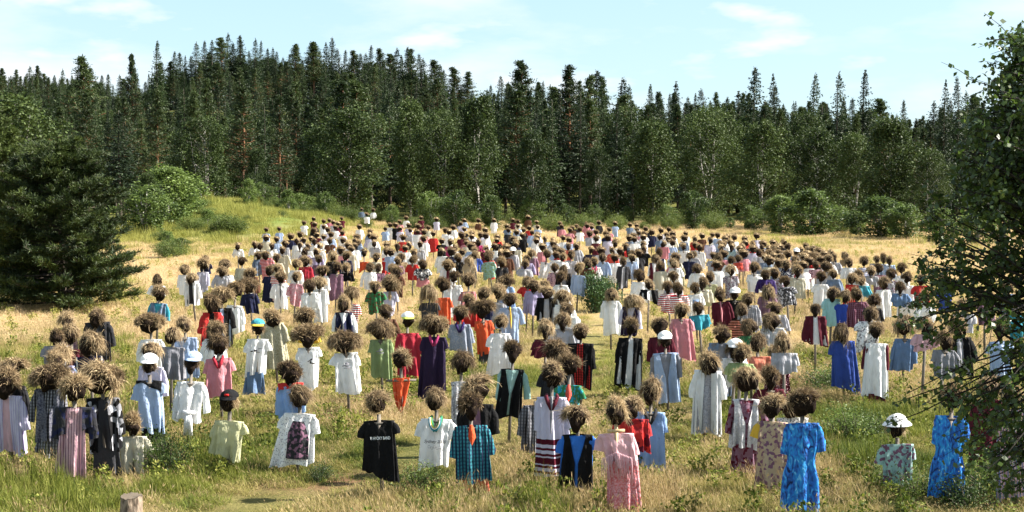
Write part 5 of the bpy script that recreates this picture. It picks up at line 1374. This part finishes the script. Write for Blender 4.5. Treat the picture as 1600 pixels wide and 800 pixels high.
# the tree stump in front
def stump():
    x, y = at_z(205, 822, 0); e = obj('tree_stump', None, loc=(x, y, float(terrain(x, y)) - .03)); tag(e, 'low sawn tree stump in the grass at the bottom of the view', 'stump')
    rg = np.random.default_rng(3); n = 28; V = []; hh = [0, .06, .2, .34, .43]; rr_ = [.24, .20, .175, .17, .172]
    for k, (z, r_) in enumerate(zip(hh, rr_)):
        for j in range(n):
            a = j * 2 * math.pi / n; q = r_ * (1 + .06 * math.sin(3 * a + 1) + .05 * math.sin(7 * a) + .03 * rg.normal()); V.append((.82 * q * math.cos(a), .82 * q * math.sin(a), z + (.012 * math.sin(a) + .010 * rg.normal() if k == 4 else 0)))
    i = np.arange(4)[:, None] * n + np.arange(n)[None]; j = np.arange(4)[:, None] * n + (np.arange(n)[None] + 1) % n
    q = np.stack([i, j, j + n, i + n], -1).reshape(-1, 4); obj('bark', make_mesh('stump_bark', V, q, bark('stump_bark', (.07, .05, .035, 1), (.26, .20, .15, 1), scale=14), smooth=True), e)
    top = [V[4 * n + j] for j in range(n)]; tv = np.array(top) * [.97, .97, 1] + [0, 0, .004]; tv = np.vstack([tv, [0, 0, .438]]); t_ = [[j, (j + 1) % n, n] for j in range(n)]
    m_, t = new_mat('sawn_wood'); tcn = N(t, 'ShaderNodeTexCoord'); wv = N(t, 'ShaderNodeTexWave', wave_type='RINGS', rings_direction='Z'); wv.inputs['Scale'].default_value = 22; wv.inputs['Distortion'].default_value = 2
    t.links.new(tcn.outputs['Object'], wv.inputs['Vector']); r_ = ramp(t, [(0, (.05, .04, .03, 1)), (1, (.16, .125, .09, 1))], wv.outputs[0]); finish(m_, t, r_.outputs[0], .9)
    obj('cut_face', make_mesh('cut_face', tv, np.array(t_), m_), e)
stump()

# ---------------------------------------------------------------- grass: one mass over the meadow
def grass():
    rg = np.random.default_rng(21)
    def gmat(nm, lo, mid, hi, tr_):
        m_, t = new_mat(nm); geo = N(t, 'ShaderNodeNewGeometry'); n1 = N(t, 'ShaderNodeTexNoise', i_Scale=.13, i_Detail=6.0, i_Roughness=.6); n2 = N(t, 'ShaderNodeTexNoise', i_Scale=1.6, i_Detail=3.0)
        t.links.new(geo.outputs['Position'], n1.inputs['Vector']); t.links.new(geo.outputs['Position'], n2.inputs['Vector'])
        s = N(t, 'ShaderNodeSeparateXYZ'); t.links.new(geo.outputs['Position'], s.inputs[0]); far = N(t, 'ShaderNodeMapRange'); far.inputs['From Min'].default_value = 24; far.inputs['From Max'].default_value = 50; far.inputs['To Min'].default_value = -.08; far.inputs['To Max'].default_value = .16
        t.links.new(s.outputs[1], far.inputs[0]); a = N(t, 'ShaderNodeMath', operation='ADD'); t.links.new(n1.outputs[0], a.inputs[0]); t.links.new(far.outputs[0], a.inputs[1])
        b = N(t, 'ShaderNodeMath', operation='MULTIPLY_ADD'); b.inputs[1].default_value = .35; t.links.new(n2.outputs[0], b.inputs[0]); t.links.new(a.outputs[0], b.inputs[2])
        c = N(t, 'ShaderNodeMath', operation='MULTIPLY_ADD'); c.inputs[1].default_value = .35; c.inputs[2].default_value = 0; t.links.new(geo.outputs['Random Per Island'], c.inputs[0])
        d = N(t, 'ShaderNodeMath', operation='ADD'); t.links.new(b.outputs[0], d.inputs[0]); t.links.new(c.outputs[0], d.inputs[1])
        r = ramp(t, [(.62, lo), (.82, mid), (1.0, hi)], d.outputs[0]); return finish(m_, t, r.outputs[0], .7, tr_, spec=.25)
    mg = gmat('green_grass', (.10, .108, .020, 1), (.25, .222, .060, 1), (.44, .35, .15, 1), .38)
    ms = gmat('dry_grass', (.24, .20, .07, 1), (.37, .265, .135, 1), (.60, .45, .26, 1), .38)
    def tuft(seed, n, h, w_, spread, lean, seeds=0):
        rg = np.random.default_rng(seed); base = rg.normal(size=(n, 2)) * spread; a = rg.random(n) * 2 * math.pi; hh = h * rg.uniform(.5, 1.15, n); ln = lean * rg.uniform(.2, 1.2, n)
        dx, dy = np.cos(a), np.sin(a); V = []
        for k, (f, wf) in enumerate(((0, 1), (.5, .75), (1, .08))):
            cx = base[:, 0] + dx * ln * hh * f ** 1.8; cy = base[:, 1] + dy * ln * hh * f ** 1.8; z = hh * f * (1 - .25 * ln * f)
            a2 = a + 1.57; sx = np.cos(a2) * w_ / 2 * wf; sy = np.sin(a2) * w_ / 2 * wf
            V += [np.stack([cx - sx, cy - sy, z], 1), np.stack([cx + sx, cy + sy, z], 1)]
        V = np.stack(V, 1).reshape(-1, 3); b = np.arange(n)[:, None] * 6; q = np.concatenate([b + [[0, 1, 3, 2]], b + [[2, 3, 5, 4]]], 0)
        if seeds:
            idx = rg.choice(n, seeds, replace=False); tips = V.reshape(n, 6, 3)[idx, 4]; D_ = unit(np.stack([dx[idx] * .4, dy[idx] * .4, np.ones(seeds)], 1)); v2, q2 = diamonds(np.repeat(tips - D_ * .05, 2, 0), unit(np.repeat(D_, 2, 0) + rg.normal(size=(2 * seeds, 3)) * .25), .08, .012, rg)
            q = np.vstack([q, q2 + len(V)]); V = np.vstack([V, v2])
        return V, q
    ml = gmat('lush_grass', (.045, .070, .009, 1), (.14, .165, .022, 1), (.28, .27, .065, 1), .38)
    protos = []
    for s in range(3): v, q = tuft(s, 75, .20, .010, .14, .8); protos.append((v, [q], [0]))
    for s in range(3): v, q = tuft(10 + s, 40, .36, .006, .13, .8, 10); protos.append((v, [q], [1]))
    for s in range(3): v, q = tuft(20 + s, 80, .26, .011, .13, .9); protos.append((v, [q], [2]))
    for s in range(2): v, q = tuft(30 + s, 90, .30, .022, .42, .8); protos.append((v, [q], [0]))
    for s in range(2): v, q = tuft(40 + s, 90, .32, .013, .42, .8, 24); protos.append((v, [q], [1]))
    for s in range(2): v, q = tuft(50 + s, 110, .45, .026, .42, .8); protos.append((v, [q], [2]))
    for s in range(2):      # broad-leaved weeds
        rw = np.random.default_rng(70 + s); n = 90; hz_ = rw.random(n) * .26; P_ = np.stack([rw.normal(size=n) * .09, rw.normal(size=n) * .09, hz_], 1)
        v, q = diamonds(P_, unit(rw.normal(size=(n, 3)) * [1, 1, .4] + [0, 0, .3]), .07, .035, rw, .1); protos.append((v, [q], [2]))
    P = []; pid = []; scl = []
    def add(n, y0, y1, green, dry, lush, s0, kd):
        u = rg.random(n); y = np.sqrt(y0 ** 2 + u * (y1 ** 2 - y0 ** 2)); x = (rg.random(n) - .5) * (1.02 * y + 5)
        dryn = vnoise(x * .16 + 3, y * .11) * .55 + vnoise(x * .7, y * .5 + 30) * .45 + sstep(22, 60, y) * .24 - 1.2 * np.exp(-((x + 28) / 10) ** 2 - ((y - 135) / 30) ** 2)
        pdm = np.exp(-(path_d(x, y) / 1.5) ** 2); lushn = vnoise(x * .45 + 80, y * .3 + 11) * .6 + vnoise(x * 1.7, y * 1.2) * .4 - sstep(24, 55, y) * .14 - .035
        keep = rg.random(n) > np.exp(-(path_d(x, y) / .45) ** 2) * .95
        k = np.where(rg.random(n) < np.clip((dryn - .46) * 3.2, .08, .93) * (1 - .9 * pdm), dry, green)
        isl = (rg.random(n) < np.clip((lushn - .54) * 5 + pdm * .55, 0, .9)); mound = np.exp(-((x + 29) / 11) ** 2 - ((y - 140) / 32) ** 2) > .16 + .2 * rg.random(n); k = np.where(isl | mound, lush, k); isl = isl | mound
        s = s0 * rg.uniform(.35, 1.3, n) * (1 - .62 * pdm) * (.45 + .95 * vnoise(x * .5 + 50, y * .4)) * np.where(isl & (pdm < .3), 1.25, 1)
        s = s * np.where((k == lush) & (rg.random(n) < .05) & (pdm < .2), 2.1, 1)
        z = terrain(x, y)
        sel = keep; kk = (k + rg.integers(0, kd, n)); wd_ = (rg.random(n) < .07) & (y < 110) & (pdm < .3); kk = np.where(wd_, 15 + rg.integers(0, 2, n), kk); s = np.where(wd_, rg.uniform(.6, 1.5, n), s); kk = kk[sel]
        P.append(np.stack([x, y, z - .01], 1)[sel]); pid.append(kk); scl.append(np.stack([s0 * np.ones(n), s0 * np.ones(n), s], 1)[sel])
    add(20000, 17.5, 34, 0, 3, 6, .85, 3); add(22000, 34, 62, 0, 3, 6, .95, 3)
    add(12000, 50, 105, 9, 11, 13, .8, 2); add(14000, 105, 178, 9, 11, 13, .95, 2)
    P = np.vstack(P); pid = np.concatenate(pid); scl = np.vstack(scl)
    rot = np.stack([rg.normal(size=len(P)) * .06, rg.normal(size=len(P)) * .06, rg.random(len(P)) * 6.28], 1)
    o = scatter_object('grass', protos, P, rot, scl, pid, [mg, ms, ml]); tag(o, 'tall dry and green meadow grass round the figures', 'grass', kind='stuff')
grass()
print('script done', time.time() - T0, 'tris', sum(len(m.polygons) for m in bpy.data.meshes) * 2)
